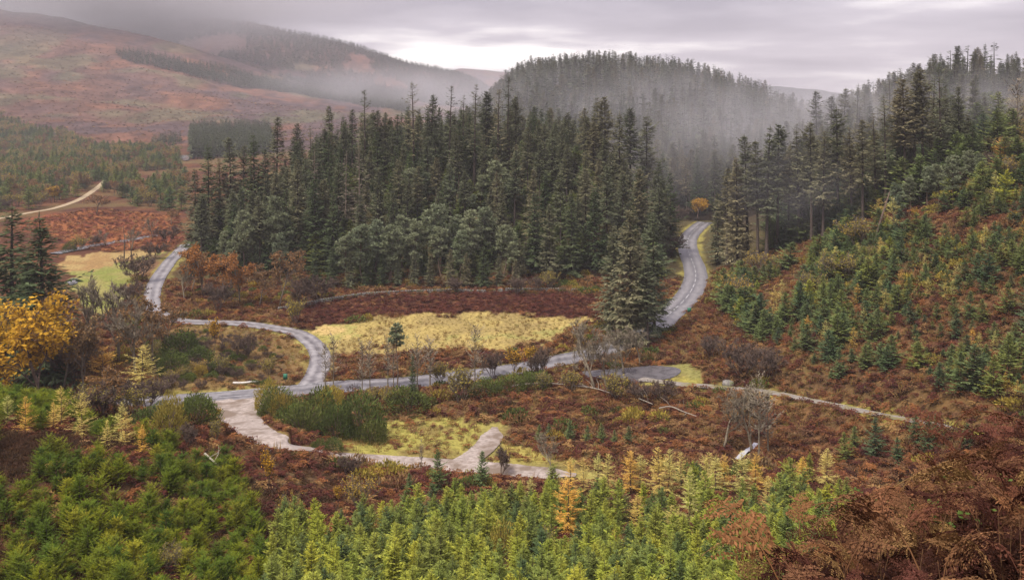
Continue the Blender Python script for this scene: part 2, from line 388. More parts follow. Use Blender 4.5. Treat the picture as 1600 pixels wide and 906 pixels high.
# ------------------------------------------------------------------ mesh helpers
class MB:
    """collects quads; build() makes one mesh"""
    def __init__(s): s.V, s.Q, s.n = [], [], 0
    def add(s, v, q):
        v = np.asarray(v, float).reshape(-1, 3); q = np.asarray(q, int).reshape(-1, 4)
        s.V.append(v); s.Q.append(q + s.n); s.n += len(v)
    def kites(s, P, D, U, L, Wd, mid=.42, sag=0.0):
        P, D, U = np.atleast_2d(P), np.atleast_2d(D), np.atleast_2d(U)
        D = D / (np.linalg.norm(D, axis=1, keepdims=True) + 1e-9)
        Sd = np.cross(D, U); Sd /= (np.linalg.norm(Sd, axis=1, keepdims=True) + 1e-9)
        n = len(P); L = np.broadcast_to(L, (n,))[:, None]; Wd = np.broadcast_to(Wd, (n,))[:, None]
        tip = P + D * L; tip[:, 2] -= sag * L[:, 0]
        V = np.stack([P, P + D * L * mid + Sd * Wd * .5, tip, P + D * L * mid - Sd * Wd * .5], 1).reshape(-1, 3)
        s.add(V, np.arange(4 * n).reshape(-1, 4))
    def tube(s, pts, rad, seg=5):
        pts = np.asarray(pts, float); n = len(pts); rad = np.broadcast_to(rad, (n,))
        t = np.gradient(pts, axis=0); t /= (np.linalg.norm(t, axis=1, keepdims=True) + 1e-9)
        ref = np.array([1., 0, 0]) if abs(t[0, 2]) > .8 else np.array([0, 0, 1.])
        a = np.cross(t, ref); a /= (np.linalg.norm(a, axis=1, keepdims=True) + 1e-9); b = np.cross(t, a)
        th = np.arange(seg) * 2 * math.pi / seg
        V = pts[:, None] + rad[:, None, None] * (np.cos(th)[None, :, None] * a[:, None] + np.sin(th)[None, :, None] * b[:, None])
        i, j = np.meshgrid(np.arange(n - 1), np.arange(seg), indexing='ij'); k = (j + 1) % seg
        s.add(V.reshape(-1, 3), np.stack([i * seg + j, i * seg + k, (i + 1) * seg + k, (i + 1) * seg + j], -1).reshape(-1, 4))
        if seg == 4 or seg == 6:
            e = (n - 1) * seg
            q = [[0, 3, 2, 1]] if seg == 4 else [[0, 5, 4, 1], [1, 4, 3, 2]]
            s.Q.append(np.array([[x + s.n - n * seg for x in r] for r in q])); s.Q.append(np.array([[e + x + s.n - n * seg for x in r[::-1]] for r in q]))
    def box(s, c, d, rz=0, jit=0):
        x, y, z = np.array(d) / 2
        v = np.array([[-x, -y, -z], [x, -y, -z], [x, y, -z], [-x, y, -z], [-x, -y, z], [x, -y, z], [x, y, z], [-x, y, z]])
        if jit: v = v + rng.uniform(-jit, jit, v.shape)
        cs, sn = math.cos(rz), math.sin(rz)
        v = v @ np.array([[cs, sn, 0], [-sn, cs, 0], [0, 0, 1]]) + np.asarray(c)
        s.add(v, [[0, 3, 2, 1], [4, 5, 6, 7], [0, 1, 5, 4], [1, 2, 6, 5], [2, 3, 7, 6], [3, 0, 4, 7]])
    def mesh(s, name, mat, smooth=False):
        V = np.concatenate(s.V); Q = np.concatenate(s.Q)
        return raw_mesh(name, V, Q, mat, smooth)
def raw_mesh(name, V, Q, mat, smooth=False):
    me = bpy.data.meshes.new(name)
    me.vertices.add(len(V)); me.vertices.foreach_set('co', np.ascontiguousarray(V, np.float32).ravel())
    me.loops.add(Q.size); me.loops.foreach_set('vertex_index', Q.astype(np.int32).ravel())
    me.polygons.add(len(Q)); me.polygons.foreach_set('loop_start', np.arange(0, Q.size, 4, dtype=np.int32))
    if smooth: me.polygons.foreach_set('use_smooth', np.ones(len(Q), bool))
    me.update(calc_edges=True)
    if mat: me.materials.append(mat)
    return me
COL = sc.collection
def obj(name, me, parent=None, loc=None, **props):
    o = bpy.data.objects.new(name, me); COL.objects.link(o)
    if parent: o.parent = parent
    if loc is not None: o.location = loc
    for k, v in props.items(): o[k] = v
    return o

# ------------------------------------------------------------------ ground and hills
ys = [-14.0]
while ys[-1] < 5200: ys.append(ys[-1] + max(.4, .0088 * ys[-1]))
ys = np.array(ys)
us = np.linspace(-1, 1, 601)
GX = us[None, :] * (0.70 * (np.maximum(ys, 0) + 34))[:, None]
GY = np.broadcast_to(ys[:, None], GX.shape)
GZ = terrain(GX, GY)
def lerp(a, b, t): return np.asarray(a)[None] * (1 - t[:, None]) + np.asarray(b)[None] * t[:, None]
C_BRD, C_RUST, C_STRAW, C_GREEN, C_OLIVE, C_HEATH, C_FLOOR, C_EARTH = (.075, .034, .024), (.115, .052, .028), (.42, .30, .125), (.22, .22, .06), (.13, .10, .045), (.055, .032, .022), (.055, .042, .026), (.11, .07, .045)
COVER = [   # outline on the ground, two colours mixed by patches
    ([(480, 520), (560, 500), (640, 492), (780, 488), (880, 492), (925, 500), (905, 520), (860, 537), (800, 546), (700, 549), (560, 553), (500, 545)], (.33, .25, .09), (.25, .185, .075), 2.6),
    ([(470, 514), (500, 508), (560, 520), (520, 545), (498, 536)], (.27, .25, .08), C_STRAW, 2.),
    ([(690, 525), (880, 515), (870, 526), (700, 533)], (.26, .235, .08), (.33, .245, .09), 2.5),
    ([(440, 490), (520, 470), (620, 462), (760, 457), (930, 462), (930, 500), (780, 487), (600, 493), (480, 513)], (.085, .028, .024), (.12, .042, .026), 1.2),
    ([(515, 560), (600, 557), (740, 549), (830, 545), (930, 500), (960, 520), (860, 560), (700, 582), (560, 597), (508, 585)], C_BRD, C_RUST, 1.2),
    ([(108, 408), (180, 398), (262, 392), (230, 430), (190, 482), (150, 500), (110, 470)], (.17, .185, .05), (.22, .20, .07), 2.),
    ([(100, 402), (180, 394), (255, 392), (215, 402), (170, 420), (108, 424)], (.29, .21, .09), (.25, .16, .07), 2.5),
    ([(225, 400), (270, 392), (225, 460), (200, 490), (185, 500), (205, 440)], C_EARTH, (.15, .08, .05), 2.),
    ([(30, 345), (130, 327), (270, 338), (285, 388), (190, 392), (110, 382), (60, 365)], (.16, .055, .032), (.24, .095, .04), 3.),
    ([(230, 520), (300, 508), (430, 520), (482, 545), (485, 580), (450, 605), (230, 618)], (.15, .085, .04), (.10, .058, .035), 1.2),
    ([(545, 665), (640, 655), (745, 655), (790, 662), (788, 700), (720, 722), (640, 718), (480, 700)], (.27, .24, .06), (.17, .125, .045), 1.),
    ([(838, 645), (915, 640), (915, 668), (850, 672)], C_STRAW, (.34, .26, .09), 1.),
    ([(772, 690), (800, 690), (860, 715), (950, 728), (850, 738), (780, 728)], (.28, .23, .06), (.2, .15, .05), 1.),
    ([(800, 608), (960, 618), (1200, 640), (1480, 680), (1400, 720), (1200, 725), (1000, 715), (830, 700), (800, 660)], C_BRD, C_RUST, 1.2),
    ([(985, 605), (1040, 568), (1085, 568), (1090, 600), (1010, 606)], (.17, .16, .06), (.15, .12, .05), 1.),
    ([(-10, 680), (118, 684), (126, 704), (60, 722), (30, 760), (-10, 765)], C_HEATH, (.075, .04, .024), .8),
]
def cover_color(X, Y, Z):
    n1, n2, n3 = fbm(X, Y, 7, 51), fbm(X, Y, 26, 61), fbm(X, Y, 2.2, 71, 3)
    c = lerp(C_BRD, C_RUST, S(.38, .62, n1))
    c = c * (1 - S(.55, .7, n2)[:, None] * .6) + np.array(C_OLIVE)[None] * S(.55, .7, n2)[:, None] * .6
    # forest floor under the spruces
    ff = S(200, 208, Y) * (1 - S(640, 720, Y)) * (1 - S(-95, -85, -X) * 0) * S(-95, -80, X)
    c = c * (1 - ff[:, None]) + np.array(C_FLOOR)[None] * ff[:, None]
    jx, jy = (n3 - .5) * 5 + (n1 - .5) * 6, (fbm(X, Y, 3, 81, 3) - .5) * 8
    for poly, a, b, sc_ in COVER:
        P = wpoly(poly)
        m = (X > P[:, 0].min() - 8) & (X < P[:, 0].max() + 8) & (Y > P[:, 1].min() - 10) & (Y < P[:, 1].max() + 10)
        if not m.any(): continue
        k = np.where(m)[0]
        k = k[inpoly(X[k] + jx[k] * sc_ * .6, Y[k] + jy[k] * sc_ * .6, P)]
        c[k] = lerp(a, b, S(.4, .6, fbm(X[k], Y[k], 5, 91)))
    # mown and trodden verges
    m = np.where((Y > 85) & (Y < 420) & (np.abs(X) < 200))[0]
    for key in ('main', 'lane', 'path', 'track', 'spur'):
        cc, w = ROADS[key]
        mm = m[(X[m] > cc[:, 0].min() - 5) & (X[m] < cc[:, 0].max() + 5) & (Y[m] > cc[:, 1].min() - 5) & (Y[m] < cc[:, 1].max() + 5)]
        d, _, _ = dist_line(X[mm], Y[mm], cc[::2])
        wv = {'main': 1.3, 'lane': 1.1, 'path': 1.5, 'track': .8, 'spur': .9}[key]
        t = 1 - S(w * .5 + wv * .5, w * .5 + wv * 1.4, d + (n3[mm] - .5) * 2.6 + (n1[mm] - .5) * 2.5) * .85
        t = t * (.45 + .55 * S(.35, .6, fbm(X[mm], Y[mm], 9, 95)))
        c[mm] = c[mm] * (1 - t[:, None]) + np.array((.23, .20, .06) if key != 'path' else (.27, .235, .055))[None] * t[:, None]
    # moor: bog grass, felled brash, heather and green flushes
    far = S(640, 760, Y)
    q1, q2, q3 = fbm(X, Y * .7, 90, 101, 6), fbm(X, Y * .6, 38, 111, 5), fbm(X, Y, 300, 121, 3)
    mc = lerp((.112, .06, .045), (.08, .054, .053), S(.4, .6, q1 * .5 + q3 * .5))
    mc = mc + (np.array((.15, .07, .042))[None] - mc) * (S(.5, .66, q2) * .75)[:, None]
    mc = mc + (np.array((.10, .10, .055))[None] - mc) * (S(.55, .66, fbm(X, Y * .7, 90, 131)) * .6)[:, None]
    mc = mc * (0.45 + 1.0 * fbm(X, Y * .6, 16, 141, 3))[:, None]
    up = S(60, 130, Z)
    mc = mc + (np.array((.10, .062, .06))[None] - mc) * (up * .6)[:, None]
    dh = S(1500, 1900, Y) * S(60, 260, X)
    mc = mc + (np.array((.05, .055, .055))[None] - mc) * dh[:, None]
    c = c * (1 - far[:, None]) + mc * far[:, None]
    return c
gc = cover_color(GX.ravel(), GY.ravel(), GZ.ravel())
nr, ncol = GX.shape
def sheet(name, rsel, csel, mat, **props):
    r0, r1 = rsel; c0, c1 = csel
    x, y, z = GX[r0:r1, c0:c1], GY[r0:r1, c0:c1], GZ[r0:r1, c0:c1]
    a, b = x.shape
    i, j = np.meshgrid(np.arange(a - 1), np.arange(b - 1), indexing='ij')
    Q = np.stack([i * b + j, i * b + j + 1, (i + 1) * b + j + 1, (i + 1) * b + j], -1).reshape(-1, 4)
    me = raw_mesh(name, np.stack([x, y, z], -1).reshape(-1, 3), Q, mat, True)
    ca = me.color_attributes.new('cover', 'FLOAT_COLOR', 'POINT')
    cc = np.ones((a * b, 4), np.float32); cc[:, :3] = gc.reshape(nr, ncol, 3)[r0:r1, c0:c1].reshape(-1, 3)
    ca.data.foreach_set('color', cc.ravel())
    return obj(name, me, kind='structure', **props)
rA = int(np.searchsorted(ys, 640)); rB = int(np.searchsorted(ys, 330)); rC = int(np.searchsorted(ys, 1780)); rD = int(np.searchsorted(ys, 3050))
cm = 290
sheet('ground', (0, rB + 1), (0, ncol), M['ground'])
sheet('valley_floor', (rB, rA + 1), (0, cm + 1), M['ground'])
sheet('wooded_hill', (rB, rC + 1), (cm, ncol), M['ground'])
sheet('moorland_hill', (rA, rC + 1), (0, cm + 1), M['moor'])
sheet('back_hill', (rC, rD + 1), (0, ncol), M['moor'])
sheet('distant_hills', (rD, nr), (0, ncol), M['moor'])

_w = 0.70 * (np.maximum(ys, 0) + 34)
def ground_z(X, Y):
    """height of the built sheets themselves"""
    X, Y = np.asarray(X, float), np.asarray(Y, float)
    r = np.clip(np.searchsorted(ys, Y) - 1, 0, len(ys) - 2)
    t = np.clip((Y - ys[r]) / (ys[r + 1] - ys[r]), 0, 1)
    def row(rr):
        c = np.clip((X / _w[rr] + 1) * .5 * (len(us) - 1), 0, len(us) - 1.001); i = c.astype(int); f = c - i
        return GZ[rr, i] * (1 - f) + GZ[rr, i + 1] * f
    return row(r) * (1 - t) + row(r + 1) * t
terrain = ground_z
def T1(x, y): return float(ground_z(np.array([x]), np.array([y]))[0])
def hit(px, py, y0=30): return ray_hit(px, py, ground_z, y0)

# ------------------------------------------------------------------ roads
def ribbon(name, key, mat, lift=.02, width=None, off=0, rng_=None, label=None, **props):
    c, w = ROADS[key]; w = width or w
    z = RZ[key].copy()
    if rng_: a, b = rng_; c, z = c[a:b], z[a:b]
    t = np.gradient(c, axis=0); t /= np.linalg.norm(t, axis=1, keepdims=True)
    nrm = np.stack([t[:, 1], -t[:, 0]], 1)
    cols = np.linspace(-.5, .5, 7)
    n = len(c)
    edge = (vnoise(np.arange(n) * .45, np.zeros(n), 7) - .5) * .5
    edge2 = (vnoise(np.arange(n) * .45, np.ones(n) * 5, 8) - .5) * .5
    tp = np.ones(n)
    if key in ('spur', 'path', 'track'): q_ = np.linspace(0, 1, n); tp = 1 - .75 * S(.72 if key == 'spur' else .9, 1, q_)
    V = []; UV = []
    L_ = np.concatenate([[0], np.cumsum(np.linalg.norm(np.diff(c, axis=0), axis=1))])
    for q in cols:
        e_ = edge * max(0, q) * 1.2 + edge2 * max(0, -q) * 1.2
        o_ = off + q * w * tp + np.sign(q) * np.abs(e_) * (width is None)
        p = c + nrm * o_[:, None]
        V.append(np.column_stack([p, z + lift - .05 * abs(q) ** 2 * (width is None)])); UV.append(np.column_stack([np.full(n, q + .5), L_]))
    V = np.stack(V, 1).reshape(-1, 3); UV = np.stack(UV, 1).reshape(-1, 2)
    i, j = np.meshgrid(np.arange(n - 1), np.arange(6), indexing='ij')
    Q = np.stack([i * 7 + j, i * 7 + j + 1, (i + 1) * 7 + j + 1, (i + 1) * 7 + j], -1).reshape(-1, 4)
    me = raw_mesh(name, V, Q, mat, True)
    uvl = me.uv_layers.new(name='lane'); uvl.data.foreach_set('uv', UV[Q.ravel()].astype(np.float32).ravel())
    o = obj(name, me, **props)
    return o
main_road = ribbon('road', 'main', M['tarmac'], .08, kind='structure')
ribbon('lane', 'lane', M['lane'], .095, kind='structure')
ribbon('gravel_track', 'track', M['gravel'], .10, kind='structure')
ribbon('gravel_track_spur', 'spur', M['gravel'], .115, kind='structure')
ribbon('footpath', 'path', M['pathgravel'], .09, kind='structure')
ribbon('far_track', 'far', M['sand'], .05, kind='structure')
def markings():
    c, w = ROADS['main']
    L_ = np.concatenate([[0], np.cumsum(np.linalg.norm(np.diff(c, axis=0), axis=1))])
    s = 2.0; Lmax = 150.0; me_n = 0
    while s < Lmax:
        e_ = s + 4.0
        q = np.linspace(s, e_, 6)
        x, y, z = np.interp(q, L_, c[:, 0]), np.interp(q, L_, c[:, 1]), np.interp(q, L_, RZ['main'])
        t = np.stack([np.gradient(x), np.gradient(y)], 1); t /= np.linalg.norm(t, axis=1, keepdims=True)
        nr_ = np.stack([t[:, 1], -t[:, 0]], 1) * .06
        V = np.concatenate([np.column_stack([x - nr_[:, 0], y - nr_[:, 1], z + .086]), np.column_stack([x + nr_[:, 0], y + nr_[:, 1], z + .086])])
        Q = np.array([[i, i + 6, i + 7, i + 1] for i in range(5)])
        obj('centre_line_dash', raw_mesh('centre_line_dash', V, Q, M['paint']), main_road)
        s += 6.0
    # edge line past the junction
    for a, b, off in ((len(c) - 78, len(c) - 30, 2.45), (len(c) - 58, len(c) - 24, 0.0)):
        x, y, z = c[a:b, 0], c[a:b, 1], RZ['main'][a:b]
        t = np.stack([np.gradient(x), np.gradient(y)], 1); t /= np.linalg.norm(t, axis=1, keepdims=True)
        nn = np.stack([t[:, 1], -t[:, 0]], 1); n = len(x)
        V = np.concatenate([np.column_stack([x + nn[:, 0] * (off - .06), y + nn[:, 1] * (off - .06), z + .084]), np.column_stack([x + nn[:, 0] * (off + .06), y + nn[:, 1] * (off + .06), z + .084])])
        obj('edge_line', raw_mesh('edge_line', V, np.array([[i, i + n, i + n + 1, i + 1] for i in range(n - 1)]), M['paint']), main_road)
markings()
def poly_sheet(name, P, z, mat, **props):
    c = P.mean(0); Pc = catmull(np.vstack([P, P[:1]]), 6)[:-1]; n = len(Pc)
    rings = [1.0, .66, .33, .02]
    V = np.concatenate([np.column_stack([c + (Pc - c) * r, np.full(n, z) if np.isscalar(z) else z(c + (Pc - c) * r)]) for r in rings])
    Q = np.array([[k * n + i, k * n + (i + 1) % n, (k + 1) * n + (i + 1) % n, (k + 1) * n + i] for k in range(3) for i in range(n)])
    me = raw_mesh(name, V, Q, mat, True)
    me.uv_layers.new(name='lane')
    return obj(name, me, **props)
poly_sheet('layby', LAYBY, lambda p: terrain(p[:, 0], p[:, 1]) + .11, M['wet'], kind='structure')
poly_sheet('gravel_apron', APRON, lambda p: terrain(p[:, 0], p[:, 1]) + .125, M['gravel'], kind='structure')
def strip_water(name, c, hw, mat, dz):
    cc = catmull(c, 6); t = np.gradient(cc, axis=0); t /= np.linalg.norm(t, axis=1, keepdims=True)
    nn = np.stack([t[:, 1], -t[:, 0]], 1); z = terrain(cc[:, 0], cc[:, 1]) + dz; n = len(cc)
    ww = hw * (.75 + .5 * vnoise(np.arange(n) * .6, np.zeros(n), 4))
    V = np.concatenate([np.column_stack([cc - nn * ww[:, None], z]), np.column_stack([cc + nn * ww[:, None], z])])
    Q = np.array([[i, i + n, i + n + 1, i + 1] for i in range(n - 1)])
    return obj(name, raw_mesh(name, V, Q, mat, True), kind='structure')
strip_water('waterfall_stream', STREAM[1:5], .32, M['whitewater'], .3)
strip_water('burn', BURN, 1.9, M['water'], .45)
for nm, P in (('pool', [(104, 441), (113, 436), (123, 438), (120, 443), (110, 447)]), ('small_loch', [(276, 247), (284, 243), (296, 244), (295, 251), (284, 251)])):
    P = wpoly(P); poly_sheet(nm, P, lambda p: terrain(p[:, 0], p[:, 1]).max() + .12 + 0 * p[:, 0], M['water'], kind='structure')

# ------------------------------------------------------------------ plant shapes
def rot_rows(az): return np.stack([np.cos(az), np.sin(az), np.zeros_like(az)], -1)
def conifer(seed, h, R, crown0, nbr, ntw, tl, tw, droop=.25, up=.35, power=.85, hang=0.0, gap=0.0, lump=.25, tr=None, thin_top=0.0):
    """trunk and crown meshes of a conifer: whorled boughs, each with side sprays"""
    r = np.random.default_rng(seed)
    t_ = MB(); tr = tr or h * .013
    bend = r.normal(0, .012 * h, 2)
    zz = np.linspace(0, h, 9)
    sp = np.stack([bend[0] * (zz / h) ** 2, bend[1] * (zz / h) ** 2, zz], 1)
    rad = tr * (1 - zz / h) ** .8 + .008 * h * .12; rad[0] *= 1.35
    t_.tube(np.vstack([sp[0] - [0, 0, .6], sp]), np.concatenate([[rad[0]], rad]), 6)
    c = MB()
    u = np.sort(r.random(nbr)); z0 = h * (crown0 + (1 - crown0) * (u ** .92)) * .985
    az = np.arange(nbr) * 2.399 + r.normal(0, .35, nbr)
    rel = np.clip((h - z0) / (h * (1 - crown0)), 0.012, 1)
    Ln = R * rel ** power * (1 + r.normal(0, lump, nbr)) * (.55 + .45 * np.minimum(1, (1 - rel) * 5 + .25))
    Ln *= 1 + .25 * np.sin(z0 / h * 23 + az)          # uneven outline
    if gap: Ln[r.random(nbr) < gap] *= .25
    Ln = np.maximum(Ln, .03 * h * .4)
    pit = up * (1 - rel) * 1.6 - droop * rel + r.normal(0, .1, nbr)
    P, D, U, LL, WW = [], [], [], [], []
    for b in range(nbr):
        d0 = np.array([math.cos(az[b]), math.sin(az[b]), 0])
        o = np.array([np.interp(z0[b], zz, sp[:, 0]), np.interp(z0[b], zz, sp[:, 1]), z0[b]])
        n = max(3, int(ntw * (.5 + .5 * Ln[b] / R)))
        s_ = (np.arange(n) + r.random(n)) / n * .85 + .12
        pts = o + d0 * (Ln[b] * s_)[:, None]; pts[:, 2] += Ln[b] * (pit[b] * s_ + .10 * s_ ** 3 - droop * .5 * s_ * (1 - s_))
        sgn = np.where(np.arange(n) % 2 == 0, 1., -1.)
        side = np.array([-d0[1], d0[0], 0])
        dirs = d0 * .75 + side * (sgn * r.uniform(.35, 1.0, n))[:, None] + np.array([0, 0, 1.]) * (pit[b] * .5 - hang * r.random(n) + r.normal(0, .16, n))[:, None]
        ll = tl * (1.15 - .6 * s_) * r.uniform(.7, 1.25, n) * min(1, .35 + Ln[b] / R)
        P.append(pts); D.append(dirs); LL.append(ll); WW.append(ll * tw * r.uniform(.8, 1.2, n))
        U.append(np.array([0, 0, 1.]) + r.normal(0, .35, (n, 3)))
        # leading spray of the bough and the bough's own line
        P.append(o[None] + d0 * Ln[b] * .02); D.append(np.array([[d0[0], d0[1], pit[b] * .9]])); U.append(np.array([[0, 0, 1.]])); LL.append([Ln[b] * 1.02]); WW.append([tl * tw * .55])
    # leader
    P.append(sp[-1:] - [0, 0, h * .035]); D.append(np.array([[0, 0, 1.]])); U.append(np.array([[1., 0, 0]])); LL.append([h * .06]); WW.append([tl * tw * .4])
    c.kites(np.concatenate(P), np.concatenate(D), np.concatenate(U), np.concatenate(LL), np.concatenate(WW))
    return t_, c
def skeleton(seed, h, spread=.6, depth=4, kids=(3, 5), r0=None, first=.3, up=.35, wob=.12, stems=1):
    """branching wood: returns list of (points, radii, level) and the twig ends"""
    r = np.random.default_rng(seed); segs, ends = [], []
    r0 = r0 or h * .016
    def grow(p, d, L, rad, lev):
        n = 5 if lev < 2 else 4
        pts = [p]; dd = d.copy()
        for k in range(n - 1):
            dd = dd + r.normal(0, wob, 3) + np.array([0, 0, up * .12]); dd /= np.linalg.norm(dd)
            pts.append(pts[-1] + dd * L / (n - 1))
        pts = np.array(pts); rr = np.linspace(rad, rad * .5, n)
        segs.append((pts, rr, lev))
        if lev >= depth: ends.append((pts[-1], dd)); ends.append((pts[-2], dd)); return
        nk = r.integers(kids[0], kids[1] + 1) + (2 if lev == 0 else 0)
        for k in range(nk):
            f = first + (1 - first) * (k + r.random()) / nk if lev == 0 else .25 + .75 * (k + r.random()) / nk
            f = min(f, .98); i = f * (n - 1); a = int(i); q = pts[a] * (1 - (i - a)) + pts[min(a + 1, n - 1)] * (i - a)
            az = r.random() * 6.283 if lev else k * 2.399 + r.normal(0, .4)
            perp = np.cross(dd, [math.cos(az), math.sin(az), .3]); perp /= np.linalg.norm(perp) + 1e-9
            ang = spread * r.uniform(.7, 1.3)
            nd = dd * math.cos(ang) + perp * math.sin(ang) + np.array([0, 0, up * .5]); nd /= np.linalg.norm(nd)
            grow(q, nd, L * r.uniform(.42, .66) * (1.15 - .5 * f if lev == 0 else 1), rad * (.52 if lev else .48) * (1.1 - .4 * f), lev + 1)
        ends.append((pts[-1], dd))
    for s_ in range(stems):
        a = s_ * 2.4 + r.random()
        d = np.array([math.cos(a) * .3, math.sin(a) * .3, 1.]) if stems > 1 else np.array([r.normal(0, .06), r.normal(0, .06), 1.])
        grow(np.array([d[0] * .3, d[1] * .3, -.3]) if stems > 1 else np.array([0, 0, -.3]), d / np.linalg.norm(d), h * .72 * (r.uniform(.75, 1) if stems > 1 else 1), r0 * (.7 if stems > 1 else 1), 0)
    return segs, ends
def broadleaf(seed, h, leaves=0, ls=.3, spread=.6, depth=4, kids=(3, 5), twig=.012, up=.35, stems=1, first=.3, leaf_spread=.5, topbias=0, r0=None):
    r = np.random.default_rng(seed + 900)
    segs, ends = skeleton(seed, h, spread, depth, kids, first=first, up=up, stems=stems, r0=r0)
    t_, b, l = MB(), MB(), MB()
    top = max(s[0][:, 2].max() for s in segs)
    kz = h / top
    for pts, rr, lev in segs:
        pts = pts * [1, 1, kz]
        if lev == 0: t_.tube(pts, rr, 6)
        elif lev <= 2: b.tube(pts, np.maximum(rr, twig), 4 if lev == 1 else 3)
        else: b.tube(pts, np.maximum(rr, twig * .9), 3)
    E = np.array([e_[0] for e_ in ends]) * [1, 1, kz]; D = np.array([e_[1] for e_ in ends])
    k = r.integers(0, len(E), len(E) * 2)          # finest twigs
    b.kites(E[k] - D[k] * .1, D[k] + r.normal(0, .6, (len(k), 3)) + [0, 0, .3], r.normal(0, 1, (len(k), 3)), h * .055 * r.uniform(.5, 1.4, len(k)), twig * 1.6)
    if leaves:
        wgt = np.ones(len(E)) if not topbias else np.clip((E[:, 2] / h - topbias) * 4, .02, 1)
        k = r.choice(len(E), leaves, p=wgt / wgt.sum())
        P = E[k] + r.normal(0, leaf_spread * h * .04, (leaves, 3))
        l.kites(P, r.normal(0, 1, (leaves, 3)) + [0, 0, -.2], r.normal(0, 1, (leaves, 3)), ls * r.uniform(.6, 1.3, leaves), ls * r.uniform(.5, .8, leaves), mid=.5)
    return t_, b, (l if leaves else None)
def pine(seed, h, crown0=.5, nlimb=11, R=2.6, tuft=.55):
    r = np.random.default_rng(seed); t_, c = MB(), MB()
    zz = np.linspace(0, h * .95, 8); wob = np.cumsum(r.normal(0, .012 * h, (8, 2)), 0); wob -= wob[0]
    sp = np.column_stack([wob, zz]); t_.tube(np.vstack([sp[0] - [0, 0, .5], sp]), np.concatenate([[h * .016], h * .014 * (1 - zz / h * .75)]), 6)
    for k in range(nlimb):
        f = crown0 + (1 - crown0) * (k + .5 * r.random()) / nlimb; z = h * f
        o = np.array([np.interp(z, zz, sp[:, 0]), np.interp(z, zz, sp[:, 1]), z])
        a = k * 2.399 + r.normal(0, .4); q = (f - crown0) / (1 - crown0)
        L = R * (1 - q ** 2.2) ** .6 * (.5 + .5 * min(1, q * 3)) * r.uniform(.6, 1.2) + .2
        e_ = o + np.array([math.cos(a) * L, math.sin(a) * L, L * r.uniform(.15, .45)])
        t_.tube(np.array([o, (o + e_) / 2 + [0, 0, -.08 * L], e_]), [h * .006, h * .004, h * .002], 4)
        for m in range(3 if L > 1 else 2):
            cc = o + (e_ - o) * (1 - .3 * m) + r.normal(0, .22, 3)
            n = 46; d = r.normal(0, 1, (n, 3)); d[:, 2] = np.abs(d[:, 2]) * .8 - .25; d /= np.linalg.norm(d, axis=1, keepdims=True)
            sz = np.array([1., 1., .62]) * r.uniform(.55, .95) * R * .36
            c.kites(cc + d * sz * r.uniform(.25, .95, (n, 1)), d + r.normal(0, .35, (n, 3)) + [0, 0, .35], r.normal(0, 1, (n, 3)), tuft * r.uniform(.7, 1.3, n), tuft * .42)
    return t_, c
def dome_bush(seed, h, R, n, ls, lw, up=1.0, stems=14):
    r = np.random.default_rng(seed); b, l = MB(), MB()
    for k in range(stems):
        a, q = r.random() * 6.283, R * r.random() ** .5 * .85
        e_ = np.array([math.cos(a) * q, math.sin(a) * q, h * (1 - .55 * (q / R) ** 2) * r.uniform(.7, .95)])
        b.tube(np.array([[e_[0] * .15, e_[1] * .15, -.2], [e_[0] * .5, e_[1] * .5, e_[2] * .55], e_]), [h * .018, h * .011, h * .004], 3)
    lob = r.normal(0, 1, (9, 3)); lob[:, 2] = np.abs(lob[:, 2]); lob /= np.linalg.norm(lob, axis=1, keepdims=True)
    d = r.normal(0, 1, (n, 3)); d[:, 2] = np.abs(d[:, 2]); d /= np.linalg.norm(d, axis=1, keepdims=True)
    bump = .74 + .38 * np.max(np.clip(d @ lob.T, 0, 1) ** 7, axis=1)
    P = d * [R, R, h] * (bump * r.uniform(.35, .96, n) ** .45)[:, None]
    l.kites(P, d * .7 + r.normal(0, .4, (n, 3)) + [0, 0, up], r.normal(0, 1, (n, 3)), ls * r.uniform(.6, 1.4, n), lw * r.uniform(.7, 1.3, n))
    return b, l
